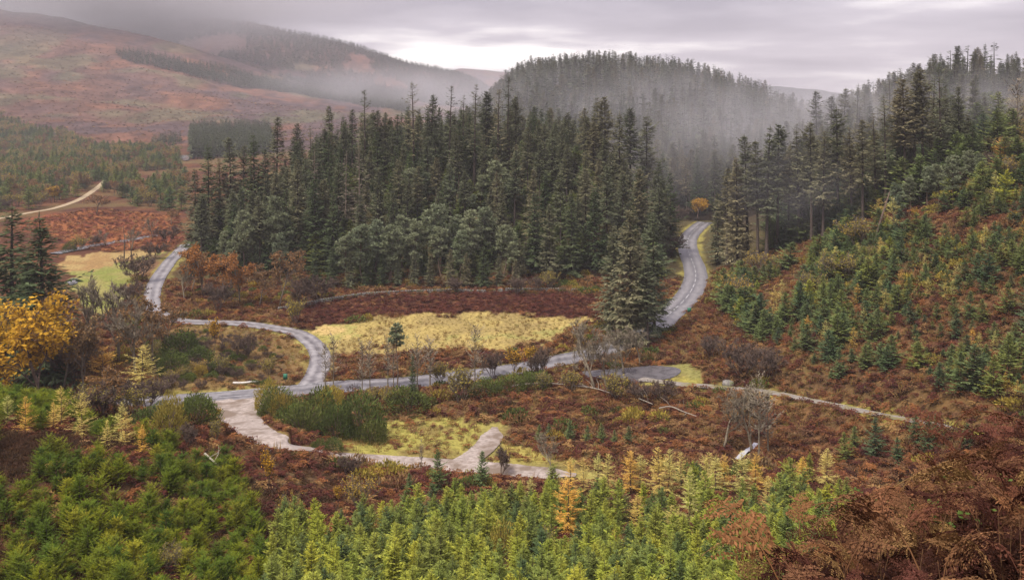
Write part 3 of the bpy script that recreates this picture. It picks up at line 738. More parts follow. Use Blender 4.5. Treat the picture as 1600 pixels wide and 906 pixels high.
def frond(seed, L=.8, curl=.5, pairs=15):
    """one bracken frond along +X rising in Z, with toothed pinnae"""
    r = np.random.default_rng(seed); m = MB()
    s_ = np.linspace(0, 1, 9)
    x = L * (s_ - .12 * curl * s_ ** 3); z = L * (.55 * s_ - (.5 + .5 * curl) * s_ ** 2.3); y = L * .06 * r.normal() * s_ ** 2
    sp = np.column_stack([x, y, z]); m.tube(sp, np.linspace(.006, .0015, 9), 3)
    for k in range(pairs):
        f = .2 + .8 * (k + .3) / pairs
        o = np.array([np.interp(f, s_, sp[:, i]) for i in range(3)])
        t = np.array([np.interp(min(f + .05, 1), s_, sp[:, i]) for i in range(3)]) - np.array([np.interp(f - .05, s_, sp[:, i]) for i in range(3)]); t /= np.linalg.norm(t)
        for sg in (-1, 1):
            pl = L * .30 * (1 - ((f - .2) / .8)) ** .8 * r.uniform(.8, 1.15) + .02
            side = np.cross(t, [0, 0, 1.]) * sg; side /= np.linalg.norm(side)
            d = side * r.uniform(.7, .95) + t * r.uniform(.3, .55) + np.array([0, 0, r.normal(-.12 - .45 * curl * r.random(), .18)]); d /= np.linalg.norm(d)
            nq = max(4, int(pl / .0145)); q = (np.arange(nq) + .5) / nq
            drop = np.array([0, 0, -1.]) * (curl * .9 * pl * q ** 2 * r.uniform(-.2, 1.3))[:, None] + t * (.22 * pl * q ** 2 * r.normal())[:, None] - side * (.25 * pl * q ** 3 * r.random())[:, None]
            pc = o + d * (pl * q)[:, None] + drop
            wl_ = pl * .19 * (1 - q) ** .6 + .005
            pn = np.cross(d, np.cross(side, t)); pn /= np.linalg.norm(pn) + 1e-9
            for s2 in (-1, 1):
                dd = t * s2 * .9 + d * .45 + r.normal(0, .22, (nq, 3))
                m.kites(pc, dd, np.cross(side, t) + r.normal(0, .3, (nq, 3)), wl_ * r.uniform(.8, 1.2, nq), np.full(nq, pl / nq * 1.05), mid=.5)
    return m
def bracken_clump(seed, n=9, L=.75):
    r = np.random.default_rng(seed); m = MB()
    for k in range(n):
        a = k * 2.399 + r.normal(0, .3); d = np.array([math.cos(a), math.sin(a), 0]); l = L * r.uniform(.6, 1.2)
        h0 = r.uniform(.25, .6); el = r.uniform(.1, .7)
        s_ = np.linspace(.12, 1, 6)
        P = d * (l * s_)[:, None] + np.array([0, 0, 1.]) * (h0 * L + l * (el * s_ - .75 * s_ ** 2))[:, None]
        sd = np.array([-d[1], d[0], 0])
        for s2 in (-1, 1):
            m.kites(P, sd * s2 + d * .5 + r.normal(0, .25, (6, 3)), np.array([[0, 0, 1.]] * 6) + r.normal(0, .3, (6, 3)), l * .42 * (1.1 - s_ * .8), l * .17)
    return m
def tuft(seed, n=16, h=.5, w=.035, lean=.45, R=.3):
    r = np.random.default_rng(seed); m = MB()
    a = r.random(n) * 6.283; q = R * r.random(n) ** .5
    P = np.column_stack([np.cos(a) * q, np.sin(a) * q, np.full(n, -.04)])
    m.kites(P, np.column_stack([r.normal(0, lean, (n, 2)), np.ones(n)]), r.normal(0, 1, (n, 3)), h * r.uniform(.5, 1.2, n), w, mid=.35)
    return m
def far_tree(seed, h=1.0):
    r = np.random.default_rng(seed); m = MB()
    m.tube(np.array([[0, 0, -.05], [0, 0, .5], [0, 0, 1.]]) * h, [.02 * h, .014 * h, .003 * h], 3)
    n = 62; u = r.random(n) ** .8; a = np.arange(n) * 2.399
    R = .19 * (1 - u) ** .8 * r.uniform(.6, 1.25, n) + .012
    d = rot_rows(a); P = np.column_stack([d[:, 0] * R * .1, d[:, 1] * R * .1, .1 + .9 * u]) * h
    m.kites(P, d + np.array([0, 0, 1.]) * (.25 - .6 * (1 - u))[:, None], np.array([[0, 0, 1.]] * n) + r.normal(0, .4, (n, 3)), (R + .03) * h, .085 * h * (1.2 - u), mid=.6)
    return m

# ------------------------------------------------------------------ templates: kind -> variants, each a list of (part name, mesh)
TPL = {}
def reg(kind, parts, h): TPL.setdefault(kind, []).append(([(n, b.mesh(kind + '_' + n, M[m])) for n, b, m in parts if b is not None], h))
for i in range(5):      # tall plantation spruce, bare stem below
    t_, c = conifer(100 + i, 27, 3.3, [.38, .46, .32, .42, .5][i], 190 + 14 * i, 15, 1.25, .30, droop=.18, up=.4, power=.62, hang=.35, gap=.12, lump=.32)
    reg('tall', [('trunk', t_, 'bark'), ('crown', c, 'spruce')], 27)
for i in range(4):      # edge spruce, green to the ground
    t_, c = conifer(120 + i, 24, 4.0, .04, 270, 16, 1.35, .30, droop=.3, up=.35, power=.72, hang=.5, gap=.05, lump=.26)
    reg('full', [('trunk', t_, 'bark'), ('crown', c, 'spruce' if i % 2 else 'edge_spruce')], 24)
for i in range(2):      # thin, wind-thinned tops
    t_, c = conifer(140 + i, 28, 2.9, .30, 120, 12, 1.2, .26, droop=.1, up=.45, power=.6, hang=.3, gap=.25, lump=.4)
    reg('thin', [('trunk', t_, 'bark'), ('crown', c, 'spruce')], 28)
for i in range(2):      # dead spire
    t_, c = conifer(150 + i, 22, 2.6, .12, 120, 7, 1.0, .2, droop=.2, up=.1, power=.7, lump=.3)
    reg('dead', [('trunk', t_, 'bark_grey'), ('crown', c, 'bark_grey')], 22)
for i in range(4):
    t_, c = pine(160 + i, 14, [.36, .46, .30, .40][i], 22, 2.15, .6)
    reg('pine', [('trunk', t_, 'bark_pine'), ('crown', c, 'pine')], 14)
t_, c = pine(168, 14, .70, 10, 1.7, .6)
reg('stem_pine', [('trunk', t_, 'bark_pine'), ('crown', c, 'pine')], 14)
for i in range(4):      # bushy young conifers of the near left slope
    t_, c = conifer(200 + i, 2.8, 1.15, .04, 130, 26, .19, .36, droop=-.25, up=.5, power=.40, lump=.34, tr=.05)
    reg('bushy', [('trunk', t_, 'bark'), ('crown', c, 'young_g')], 2.8)
for i in range(5):      # slender young spruces
    t_, c = conifer(220 + i, 4.6, [1.05, 1.25, .95, 1.35, 1.1][i], .02, 120, 17, .34, .32, droop=.05, up=.5, power=.75, lump=.3, tr=.05)
    reg('young', [('trunk', t_, 'bark'), ('crown', c, 'young_c')], 4.6)
for i in range(3):
    t_, c = conifer(240 + i, 6.0, 1.9, .03, 130, 16, .52, .34, droop=.08, up=.45, power=.8, lump=.25, tr=.07)
    reg('slope', [('trunk', t_, 'bark'), ('crown', c, 'young_s')], 6.0)
for i in range(3):      # larch
    t_, c = conifer(260 + i, 5.0, 1.05, .06, 92, 12, .30, .22, droop=.0, up=.5, power=.7, lump=.35, tr=.045)
    reg('larch', [('trunk', t_, 'bark_brown'), ('crown', c, 'larch')], 5.0)
for i in range(4):
    t_, b, l = broadleaf(300 + i, 10, 0, spread=.55, depth=4, kids=(3, 4), twig=.035, r0=.2)
    reg('bare', [('trunk', t_, 'bark_pale'), ('branches', b, 'bark_pale')], 10)
for i in range(3):      # slim bare poles (alder, birch)
    t_, b = conifer(310 + i, 10, 1.6, .25, 50, 9, .8, .24, droop=-1.0, up=.9, power=.45, lump=.4, tr=.13)
    reg('slim', [('trunk', t_, 'bark_pale'), ('crown', b, 'bark_pale')], 10)
for i in range(3):
    t_, b, l = broadleaf(320 + i, 11, 3000, .38, spread=.6, depth=4, kids=(3, 4), twig=.03, topbias=.15)
    reg('rust', [('trunk', t_, 'bark_grey'), ('branches', b, 'bark_grey'), ('crown', l, 'rust')], 11)
for i in range(3):
    t_, b, l = broadleaf(330 + i, 9, 1700, .32, spread=.6, depth=4, kids=(3, 4), twig=.03)
    reg('brown', [('trunk', t_, 'bark_grey'), ('branches', b, 'bark_grey'), ('crown', l, 'brownleaf')], 9)
for i in range(2):
    t_, b, l = broadleaf(340 + i, 12, 3200, .42, spread=.65, depth=4, kids=(3, 5), twig=.03, leaf_spread=.8)
    reg('gold', [('trunk', t_, 'bark_brown'), ('branches', b, 'bark_brown'), ('crown', l, 'gold')], 12)
for i in range(2):      # slim yellow birch
    t_, b, l = broadleaf(350 + i, 6, 700, .22, spread=.35, depth=3, kids=(4, 6), twig=.018, up=.7, topbias=.35, r0=.06)
    reg('birch', [('trunk', t_, 'bark_brown'), ('branches', b, 'bark_brown'), ('crown', l, 'gold')], 6)
for i in range(3):      # willow and hazel scrub, many stems
    t_, b, l = broadleaf(360 + i, 4.5, 900, .2, spread=.5, depth=3, kids=(3, 4), twig=.016, stems=6, up=.5)
    reg('willow', [('stems', t_, 'bark_grey'), ('branches', b, 'bark_grey'), ('foliage', l, 'yolive')], 4.5)
for i in range(3):      # leafless scrub
    t_, b, l = broadleaf(370 + i, 4.5, 0, spread=.55, depth=4, kids=(3, 4), twig=.018, stems=5, up=.4)
    reg('scrub', [('stems', t_, 'bark_brown'), ('branches', b, 'bark_brown')], 4.5)
for i in range(2):
    b, l = dome_bush(380 + i, 2.4, 1.7, 2600, .24, .06, up=.7)
    reg('gorse', [('stems', b, 'bark_brown'), ('shoots', l, 'gorse')], 2.4)
for i in range(2):      # broom turning yellow
    b, l = dome_bush(390 + i, 3.0, 1.4, 2600, .28, .05, up=1.0)
    reg('broom', [('stems', b, 'bark_brown'), ('shoots', l, 'yolive')], 3.0)

# ------------------------------------------------------------------ putting plants in the ground
THINGS = []
def place(kind, x, y, h, label, cat, group=None, name=None, var=None, rz=None, wide=1.0, tilt=0.0, z=None):
    parts, h0 = TPL[kind][rng.integers(len(TPL[kind])) if var is None else var % len(TPL[kind])]
    o = bpy.data.objects.new(name or NAMES[kind], None); COL.objects.link(o)
    o.empty_display_size = .3
    o.location = (x, y, (T1(x, y) if z is None else z) - .05)
    k = h / h0; o.scale = (k * wide, k * wide, k)
    o.rotation_euler = (tilt, 0, rng.random() * 6.283 if rz is None else rz)
    o['label'], o['category'] = label, cat
    if group: o['group'] = group
    for n, me in parts:
        p = bpy.data.objects.new(n, me); COL.objects.link(p); p.parent = o
    px, py = to_px(x, y, o.location.z)
    THINGS.append((o, kind, px, py, h * F / y))
    return o
NAMES = {'stem_pine': 'pine_tree', 'tall': 'spruce_tree', 'full': 'spruce_tree', 'thin': 'spruce_tree', 'dead': 'dead_spruce', 'pine': 'pine_tree', 'bushy': 'young_conifer', 'young': 'young_spruce', 'slope': 'slope_spruce',
         'larch': 'young_larch', 'bare': 'bare_tree', 'slim': 'bare_tree', 'rust': 'oak_tree', 'brown': 'autumn_tree', 'gold': 'beech_tree', 'birch': 'birch_tree', 'willow': 'willow_bush', 'scrub': 'bare_shrub', 'gorse': 'gorse_bush', 'broom': 'broom_bush'}
def at_top(kind, px, py, Y, label, cat='tree', group=None, **k):
    """a tree at depth Y whose top shows at this pixel"""
    x = (px - CX) / F * Y; g = T1(x, Y)
    return place(kind, x, Y, -(py - HZ) / F * Y - g, label, cat, group, **k)
def at_base(kind, px, py, hpx, label, cat='tree', group=None, **k):
    p = hit(px, py)
    return place(kind, p[0], p[1], hpx * p[1] / F, label, cat, group, z=p[2], **k)
def scatter(poly, step, jit=.45, world=False):
    P = poly if world else wpoly(poly)
    x0, y0 = P.min(0); x1, y1 = P.max(0)
    xs, yy = np.meshgrid(np.arange(x0, x1, step), np.arange(y0, y1, step))
    xs = (xs + (np.arange(xs.shape[0])[:, None] % 2) * step * .5).ravel() + rng.uniform(-jit, jit, xs.size) * step
    yy = yy.ravel() + rng.uniform(-jit, jit, yy.size) * step
    m = inpoly(xs, yy, P)
    return xs[m], yy[m]
def in_view(x, y, z, top=0, pad=60):
    px, py = to_px(x, y, z + top); px2, py2 = to_px(x, y, z)
    return (px > -pad) & (px < 1600 + pad) & (py2 > -pad) & (py < 906 + pad)
# masses too many to count: points that carry a copy of one of a few shapes
def mass(name, label, cat, xs, ys_, scl, meshes, zoff=-.03, tilt=.12, wide=(.85, 1.2)):
    zs = terrain(xs, ys_) + zoff
    me = bpy.data.meshes.new(name); n = len(xs)
    me.vertices.add(n); me.vertices.foreach_set('co', np.column_stack([xs, ys_, zs]).astype(np.float32).ravel())
    def att(nm, ty, v, key='value'):
        a = me.attributes.new(nm, ty, 'POINT'); a.data.foreach_set(key, np.ascontiguousarray(v).ravel())
    wd = rng.uniform(*wide, n)
    att('scl', 'FLOAT_VECTOR', np.column_stack([scl * wd, scl * wd, scl]).astype(np.float32), 'vector')
    att('rot', 'FLOAT_VECTOR', np.column_stack([rng.normal(0, tilt, n), rng.normal(0, tilt, n), rng.random(n) * 6.283]).astype(np.float32), 'vector')
    att('pick', 'INT', rng.integers(0, len(meshes), n).astype(np.int32))
    o = obj(name, me, kind='stuff', label=label, category=cat)
    src = bpy.data.collections.new(name + '_shapes')
    for k, ms in enumerate(meshes):
        so = bpy.data.objects.new('%s_shape_%02d' % (name, k), ms); src.objects.link(so)
    ng = bpy.data.node_groups.new(name, 'GeometryNodeTree')
    ng.interface.new_socket('Geometry', in_out='INPUT', socket_type='NodeSocketGeometry')
    ng.interface.new_socket('Geometry', in_out='OUTPUT', socket_type='NodeSocketGeometry')
    N, L = ng.nodes, ng.links
    gi, go = N.new('NodeGroupInput'), N.new('NodeGroupOutput')
    ci = N.new('GeometryNodeCollectionInfo'); ci.inputs['Collection'].default_value = src; ci.inputs['Separate Children'].default_value = True; ci.inputs['Reset Children'].default_value = True
    ip = N.new('GeometryNodeInstanceOnPoints'); ip.inputs['Pick Instance'].default_value = True
    def na(nm, ty):
        q = N.new('GeometryNodeInputNamedAttribute'); q.data_type = ty; q.inputs[0].default_value = nm; return [s for s in q.outputs if s.enabled][0]
    L.new(gi.outputs[0], ip.inputs['Points']); L.new(ci.outputs[0], ip.inputs['Instance'])
    L.new(na('pick', 'INT'), ip.inputs['Instance Index']); L.new(na('rot', 'FLOAT_VECTOR'), ip.inputs['Rotation']); L.new(na('scl', 'FLOAT_VECTOR'), ip.inputs['Scale'])
    L.new(ip.outputs[0], go.inputs[0])
    md = o.modifiers.new('instances', 'NODES'); md.node_group = ng
    return o
def joined(kind):
    """each variant of a kind as one mesh with its materials, for the masses"""
    out = []
    for parts, h0 in TPL[kind]:
        Vs, Qs, mi, n = [], [], [], 0; me = bpy.data.meshes.new(kind + '_mass')
        for k, (nm, ms) in enumerate(parts):
            v = np.empty(len(ms.vertices) * 3, np.float32); ms.vertices.foreach_get('co', v)
            q = np.empty(len(ms.loops), np.int32); ms.loops.foreach_get('vertex_index', q)
            Vs.append(v.reshape(-1, 3) / h0); Qs.append(q.reshape(-1, 4) + n); mi.append(np.full(len(ms.polygons), k, np.int32)); n += len(ms.vertices)
        me = raw_mesh(kind + '_mass', np.concatenate(Vs), np.concatenate(Qs), None)
        for nm, ms in parts: me.materials.append(ms.materials[0])
        me.polygons.foreach_set('material_index', np.concatenate(mi))
        out.append(me)
    return out

# ------------------------------------------------------------------ forest: trees one can tell apart
ORD = ['first', 'second', 'third', 'fourth', 'fifth', 'sixth', 'seventh', 'eighth', 'ninth', 'tenth', 'eleventh', 'twelfth', 'thirteenth', 'fourteenth', 'fifteenth', 'sixteenth', 'seventeenth', 'eighteenth', 'nineteenth', 'twentieth',
       'twenty-first', 'twenty-second', 'twenty-third', 'twenty-fourth', 'twenty-fifth', 'twenty-sixth', 'twenty-seventh', 'twenty-eighth', 'twenty-ninth', 'thirtieth']
LM = {}
def lm(dom, short, px, py): LM.setdefault(dom, []).append((short, px, py))
def row(lst, phrase, group, cat='tree', dom=None, short=None):
    """trees of one row, counted from the left; phrase holds %s for the ordinal"""
    for i, (kind, px, py, Y) in enumerate(sorted(lst, key=lambda a: a[1])):
        at_top(kind, px, py, Y, phrase % ORD[i], cat, group)
        if dom: lm(dom, short % ORD[i], px, py + 40)
row([('tall', 432, 182, 262), ('tall', 463, 192, 268), ('thin', 487, 196, 258), ('tall', 515, 165, 264), ('tall', 541, 186, 270), ('thin', 570, 140, 258), ('tall', 591, 172, 262), ('tall', 622, 178, 266), ('thin', 647, 129, 254),
     ('tall', 674, 147, 260), ('thin', 702, 134, 256), ('thin', 723, 148, 262), ('thin', 741, 131, 254), ('tall', 759, 142, 260), ('thin', 777, 139, 252), ('thin', 793, 119, 256), ('tall', 806, 150, 262)],
    '%s spruce from the left along the skyline of the wooded knoll', 'spruces on the knoll skyline', dom='knoll', short='%s spruce of the knoll skyline')
row([('tall', 838, 196, 250), ('tall', 866, 186, 262), ('full', 884, 200, 256), ('tall', 912, 168, 264), ('tall', 934, 152, 262), ('tall', 946, 150, 258), ('full', 968, 176, 250), ('tall', 985, 168, 272), ('tall', 1010, 180, 280)],
    '%s spruce from the left in the misty rank right of the knoll skyline', 'spruces in the misty rank beyond the knoll', dom='knoll', short='%s spruce of the misty rank')
row([('full', 306, 262, 238), ('full', 327, 226, 240), ('tall', 345, 246, 250), ('tall', 362, 214, 252), ('tall', 380, 226, 256), ('full', 399, 208, 246), ('tall', 416, 232, 250)],
    '%s spruce from the left at the west end of the forest block', 'spruces at the west end of the forest', dom='knoll', short='%s spruce of the west end')
row([('full', 466, 246, 224), ('full', 493, 268, 220), ('full', 447, 292, 218), ('full', 520, 300, 216), ('full', 590, 262, 226), ('full', 615, 292, 224)],
    '%s broad dark spruce from the left in front of the tall forest', 'broad spruces along the forest front')
at_top('dead', 562, 216, 226, 'pale dead spruce spire standing among the dark forest', 'tree')
at_top('dead', 540, 236, 230, 'grey leafless spruce spire left of the palest dead one', 'tree')
at_top('dead', 492, 232, 228, 'short bleached dead spruce top above the broad spruces', 'tree')
row([('full', 812, 372, 212), ('full', 836, 300, 216), ('full', 858, 318, 212), ('tall', 876, 270, 222), ('full', 894, 300, 214), ('tall', 915, 262, 224), ('full', 930, 290, 216), ('tall', 948, 258, 222), ('full', 972, 270, 218), ('tall', 1000, 262, 226), ('full', 1028, 250, 240), ('full', 1048, 268, 250)],
    '%s spruce from the left in the front rank between the pines and the road', 'front-rank spruces between pines and road', dom='knoll', short='%s spruce of the front rank')
# clump beside the winding road
at_top('full', 985, 325, 160, 'brown-tinged spruce, front one of the dark clump beside the winding road', 'tree', wide=1.15, var=1)
at_top('full', 1022, 328, 166, 'green spruce nearest the road in the dark clump by the bend', 'tree', wide=1.0, var=3)
at_top('tall', 1012, 400, 158, 'bare-stemmed spruce with dark trunk at the foot of the roadside clump', 'tree', wide=1.2, var=2)
at_top('full', 958, 350, 170, 'spruce at the left edge of the dark roadside clump', 'tree', wide=1.0)
at_top('full', 1000, 362, 172, 'spruce hidden behind the others of the roadside clump', 'tree')
row([('full', 1122, 300, 232), ('tall', 1136, 262, 228), ('full', 1152, 244, 222), ('tall', 1168, 212, 224), ('tall', 1184, 220, 218), ('tall', 1198, 198, 216), ('tall', 1215, 193, 220), ('tall', 1232, 226, 226), ('tall', 1248, 204, 218),
     ('tall', 1268, 190, 212), ('tall', 1286, 204, 206), ('tall', 1309, 168, 208), ('tall', 1330, 198, 204), ('tall', 1348, 186, 200), ('thin', 1368, 176, 204)],
    '%s spruce from the winding road in the tall stand to its right', 'spruces in the tall stand right of the road', dom='stand', short='%s spruce of the roadside stand')
row([('thin', 1384, 150, 200), ('tall', 1402, 138, 206), ('tall', 1414, 122, 200), ('tall', 1428, 112, 204), ('tall', 1442, 106, 202), ('thin', 1456, 120, 208), ('thin', 1470, 104, 198)],
    '%s spruce from the left in the tallest group against the right-hand sky', 'tallest spruces on the right slope', dom='stand', short='%s spruce of the tallest group')
row([('tall', 1276, 142, 330), ('tall', 1298, 150, 320), ('tall', 1318, 138, 310), ('thin', 1338, 132, 300), ('tall', 1352, 148, 330), ('thin', 1390, 112, 290), ('thin', 1408, 106, 300)],
    '%s mist-faded spruce from the left behind the right-hand stand', 'mist-faded spruces behind the right stand')
at_top('gold', 48, 466, 124, 'golden beech below the dark spruces at the left border', 'tree', wide=1.3)
at_top('gold', 4, 476, 126, 'yellow beech cut by the left border', 'tree', wide=1.3)
# two dark spruces at the left border
at_top('full', 18, 318, 150, 'dark spruce cut by the left border, left of its twin', 'tree', wide=1.45, var=0)
at_top('full', 68, 335, 140, 'dark pointed spruce just right of the one at the left border', 'tree', wide=1.5, var=2)
at_top('full', 40, 400, 146, 'lower dark spruce filling the gap between the two left spruces', 'tree', wide=1.5, var=0)
# pines
pn = [(566, 352), (588, 345), (606, 352), (628, 338), (650, 346), (668, 330), (690, 322), (712, 338), (734, 330), (752, 326), (768, 342), (786, 352), (800, 380), (542, 368), (555, 392), (640, 372), (720, 362), (610, 388), (690, 356)]
for i, (px, py) in enumerate(sorted(pn)):
    at_top('pine', px, py, 208 + 8 * rng.random() + (6 if py < 345 else 0), '%s round-headed pine from the left along the forest front above the meadow' % ORD[i], 'tree', 'round-headed pines along the forest front', wide=1.15)
for i, (px, py) in enumerate(sorted([(548, 392), (572, 400), (596, 396), (622, 402), (648, 392), (672, 398), (704, 388), (728, 394), (756, 384), (780, 396), (806, 404), (492, 380), (520, 386)])):
    at_top('full', px, py, 205 + 5 * rng.random(), 'low dark spruce at the foot of the pines, %s counted along the forest front' % ORD[i], 'tree', 'low spruces at the foot of the pines', wide=1.2)
pn2 = [(382, 330), (405, 316), (432, 308), (350, 362), (372, 366), (420, 346), (445, 334), (395, 360), (362, 380), (410, 382), (438, 366)]
for i, (px, py) in enumerate(sorted(pn2)):
    at_top('pine', px, py, 212 + 14 * rng.random(), '%s pale pine from the left above the orange oaks' % ORD[i], 'tree', 'pale pines above the oaks', wide=.95)
pn3 = [(640, 250), (668, 258), (700, 262), (725, 268), (752, 260), (772, 238), (590, 292), (655, 285), (690, 290), (740, 290), (800, 270), (820, 282)]
for i, (px, py) in enumerate(sorted(pn3)):
    at_top('pine', px, py + 14, 236 + 8 * rng.random(), '%s small pine from the left on the knoll below the skyline spruces' % ORD[i], 'tree', 'small pines on the knoll', wide=1.2)
pn4 = [(1402, 288), (1422, 276), (1448, 262), (1466, 258), (1488, 245), (1512, 236), (1532, 240), (1480, 200), (1500, 190), (1520, 205)]
for i, (px, py) in enumerate(sorted(pn4)):
    at_top('pine', px, py, 172 + 14 * rng.random() + (30 if py < 210 else 0), '%s pine from the left on the right-hand slope above the young spruces' % ORD[i], 'tree', 'pines on the right slope', wide=1.1)
    lm('slope', '%s pine on the right slope' % ORD[i], px, py + 60)
at_top('slim', 1590, 128, 205, 'thin bare tree alone against the mist near the right border', 'tree')
# fillers of the forest blocks
def rest_of(kinds, poly, step, hr, label, group, name_mass, n_ind, wp=True, hfun=None, mass_kinds=None, ymin=0):
    x, y = scatter(np.array(poly, float), step, world=True)
    ok = road_clear(x, y, 4.0); x, y = x[ok], y[ok]
    z = ground_z(x, y); ok = in_view(x, y, z, 20); x, y = x[ok], y[ok]
    h = rng.uniform(*hr, len(x))
    if hfun is not None: h = h * hfun(x, y)
    o = np.argsort(y); x, y, h = x[o], y[o], h[o]
    for i in range(min(n_ind, len(x))):
        place(kinds[i % len(kinds)], x[i], y[i], h[i], label, 'tree', group)
    return x[n_ind:], y[n_ind:], h[n_ind:]
far = []
far.append(rest_of(['tall', 'full', 'tall'], [(-84, 222), (-60, 214), (-20, 224), (30, 222), (42, 235), (46, 300), (10, 330), (-60, 320), (-95, 262)], 6.8, (14, 21), 'dark spruce packed inside the forest block behind the meadow', 'spruces packed inside the knoll forest', '', 90))
far.append(rest_of(['tall', 'tall', 'full'], [(68, 225), (92, 190), (108, 205), (128, 240), (150, 300), (120, 330), (86, 300)], 6.6, (13, 21), 'dark spruce packed inside the stand right of the winding road', 'spruces packed inside the right stand', '', 70))
far.append(rest_of(['full', 'tall'], [(-88, 420), (-40, 345), (50, 318), (64, 330), (90, 330), (130, 330), (230, 420), (300, 560), (330, 760), (290, 900), (120, 900), (0, 860), (-60, 760), (-70, 560)], 7.6, (17, 25), '', '', '', 0))
far.append(rest_of(['full', 'tall'], [(120, 300), (170, 330), (330, 520), (460, 640), (430, 420), (330, 330), (230, 250), (190, 240), (150, 262)], 8.5, (9, 15), '', '', '', 0))
fx, fy, fh = [np.concatenate(v) for v in zip(*far)]
near = fy < 420
ux, uy = scatter(np.array([(64, 222), (88, 186), (100, 188), (116, 205), (140, 260), (120, 300), (84, 280)], float), 4.2, world=True)
uh = rng.uniform(5, 12, len(ux)); ok = road_clear(ux, uy, 5)
mass('stand_understorey', 'low dark conifers under the tall stand right of the road', 'forest', ux[ok], uy[ok], uh[ok], joined('full')[:2] + joined('slope'), tilt=.03, wide=(1.1, 1.7))
ux, uy = scatter(np.array([(-82, 216), (-20, 212), (40, 214), (46, 300), (0, 300), (-80, 290)], float), 4.6, world=True)
uh = rng.uniform(4, 10, len(ux)); ok = road_clear(ux, uy, 5)
mass('forest_understorey', 'low dark conifers under the tall trees of the knoll', 'forest', ux[ok], uy[ok], uh[ok], joined('full')[:2] + joined('slope'), tilt=.03, wide=(1.1, 1.7))
mass('forest_trees', 'dark spruce forest filling the slopes behind the marked stands', 'forest', fx[near], fy[near], fh[near], joined('tall') + joined('full'), tilt=.02, wide=(.9, 1.25))
FAR = [far_tree(500 + i).mesh('far_tree', M['far_spruce']) for i in range(5)]
mass('hill_forest', 'mist-veiled conifer forest covering the ridge behind the knoll', 'forest', fx[~near], fy[~near], fh[~near], joined('full')[:2] + joined('tall')[:2] + FAR, tilt=.02, wide=(.9, 1.3))
# plantation on the moor and forest on the hill behind
px_, py_ = [], []
PL = [(180, 82), (250, 90), (350, 108), (450, 128), (560, 150), (640, 160), (640, 178), (540, 160), (430, 143), (320, 126), (230, 103), (185, 92)]
x, y = scatter(PL, 6.5); mass('moor_plantation', 'dark strip of conifers planted across the brown moor', 'forest', x, y, rng.uniform(9, 14, len(x)), FAR, tilt=.02, wide=(1.2, 1.8))
x, y = scatter(np.array([(-1100, 2050), (-800, 1950), (-420, 1900), (-200, 1850), (0, 1850), (60, 2400), (-100, 2600), (-380, 2580), (-700, 2520), (-1000, 2420)], float), 11, world=True)
k = fbm(x, y, 190, 77, 3) > .34
mass('hill_plantation', 'dark conifer plantation on the hill under low cloud', 'forest', x[k], y[k], rng.uniform(12, 17, k.sum()), FAR, tilt=.02, wide=(1.6, 2.2))
x, y = scatter([(296, 208), (420, 206), (430, 240), (300, 250)], 5.5)
mass('far_spruce_block', 'blue-grey block of spruces beyond the west end of the forest', 'forest', x, y, rng.uniform(12, 16, len(x)), FAR + joined('full')[:1], tilt=.02, wide=(1.0, 1.4))
x, y = scatter([(236, 222), (282, 218), (283, 226), (238, 229)], 6)
mass('moor_thicket', 'small dark thicket of conifers alone on the lower moor', 'forest', x, y, rng.uniform(7, 10, len(x)), FAR, tilt=.02, wide=(1.2, 1.6))
# mixed wood on the valley floor to the left
lw = [(-10, 178), (40, 200), (110, 212), (150, 232), (280, 240), (292, 300), (285, 332), (200, 322), (160, 300), (110, 312), (60, 326), (-20, 336)]
x, y = scatter(lw, 6.2); ok = road_clear(x, y, 2); x, y = x[ok], y[ok]
kn = fbm(x, y, 40, 15, 3); keep = kn > .3; x, y, kn = x[keep], y[keep], kn[keep]
o = np.argsort(y); x, y, kn = x[o], y[o], kn[o]
u = rng.random(len(x)); sel = np.where(u < .55, 0, np.where(u < .74, 1, np.where(u < .9, 2, 3)))
LK = ['slope', 'brown', 'willow', 'scrub']
LL_ = ['small dark conifer in the mixed wood on the left valley floor', 'brown-leaved tree in the mixed wood on the left valley floor', 'yellowing bush in the mixed wood on the left valley floor', 'bare grey shrub in the mixed wood on the left valley floor']
hh = rng.uniform(5, 9, len(x))
NI = 110
for i in range(min(NI, len(x))):
    place(LK[sel[i]], x[i], y[i], hh[i] * (.85 if sel[i] else 1.1), LL_[sel[i]], 'tree' if sel[i] < 2 else 'bush', 'mixed wood on the left valley floor', wide=1.25)
rx, ry, rh, rs = x[NI:], y[NI:], hh[NI:], sel[NI:]
mass('valley_wood', 'mixed wood of dark conifers and brown trees far left on the valley floor', 'forest', rx, ry, rh, joined('slope') + joined('slope')[:2] + joined('brown')[:1] + joined('willow')[:1], tilt=.03, wide=(1.1, 1.5))

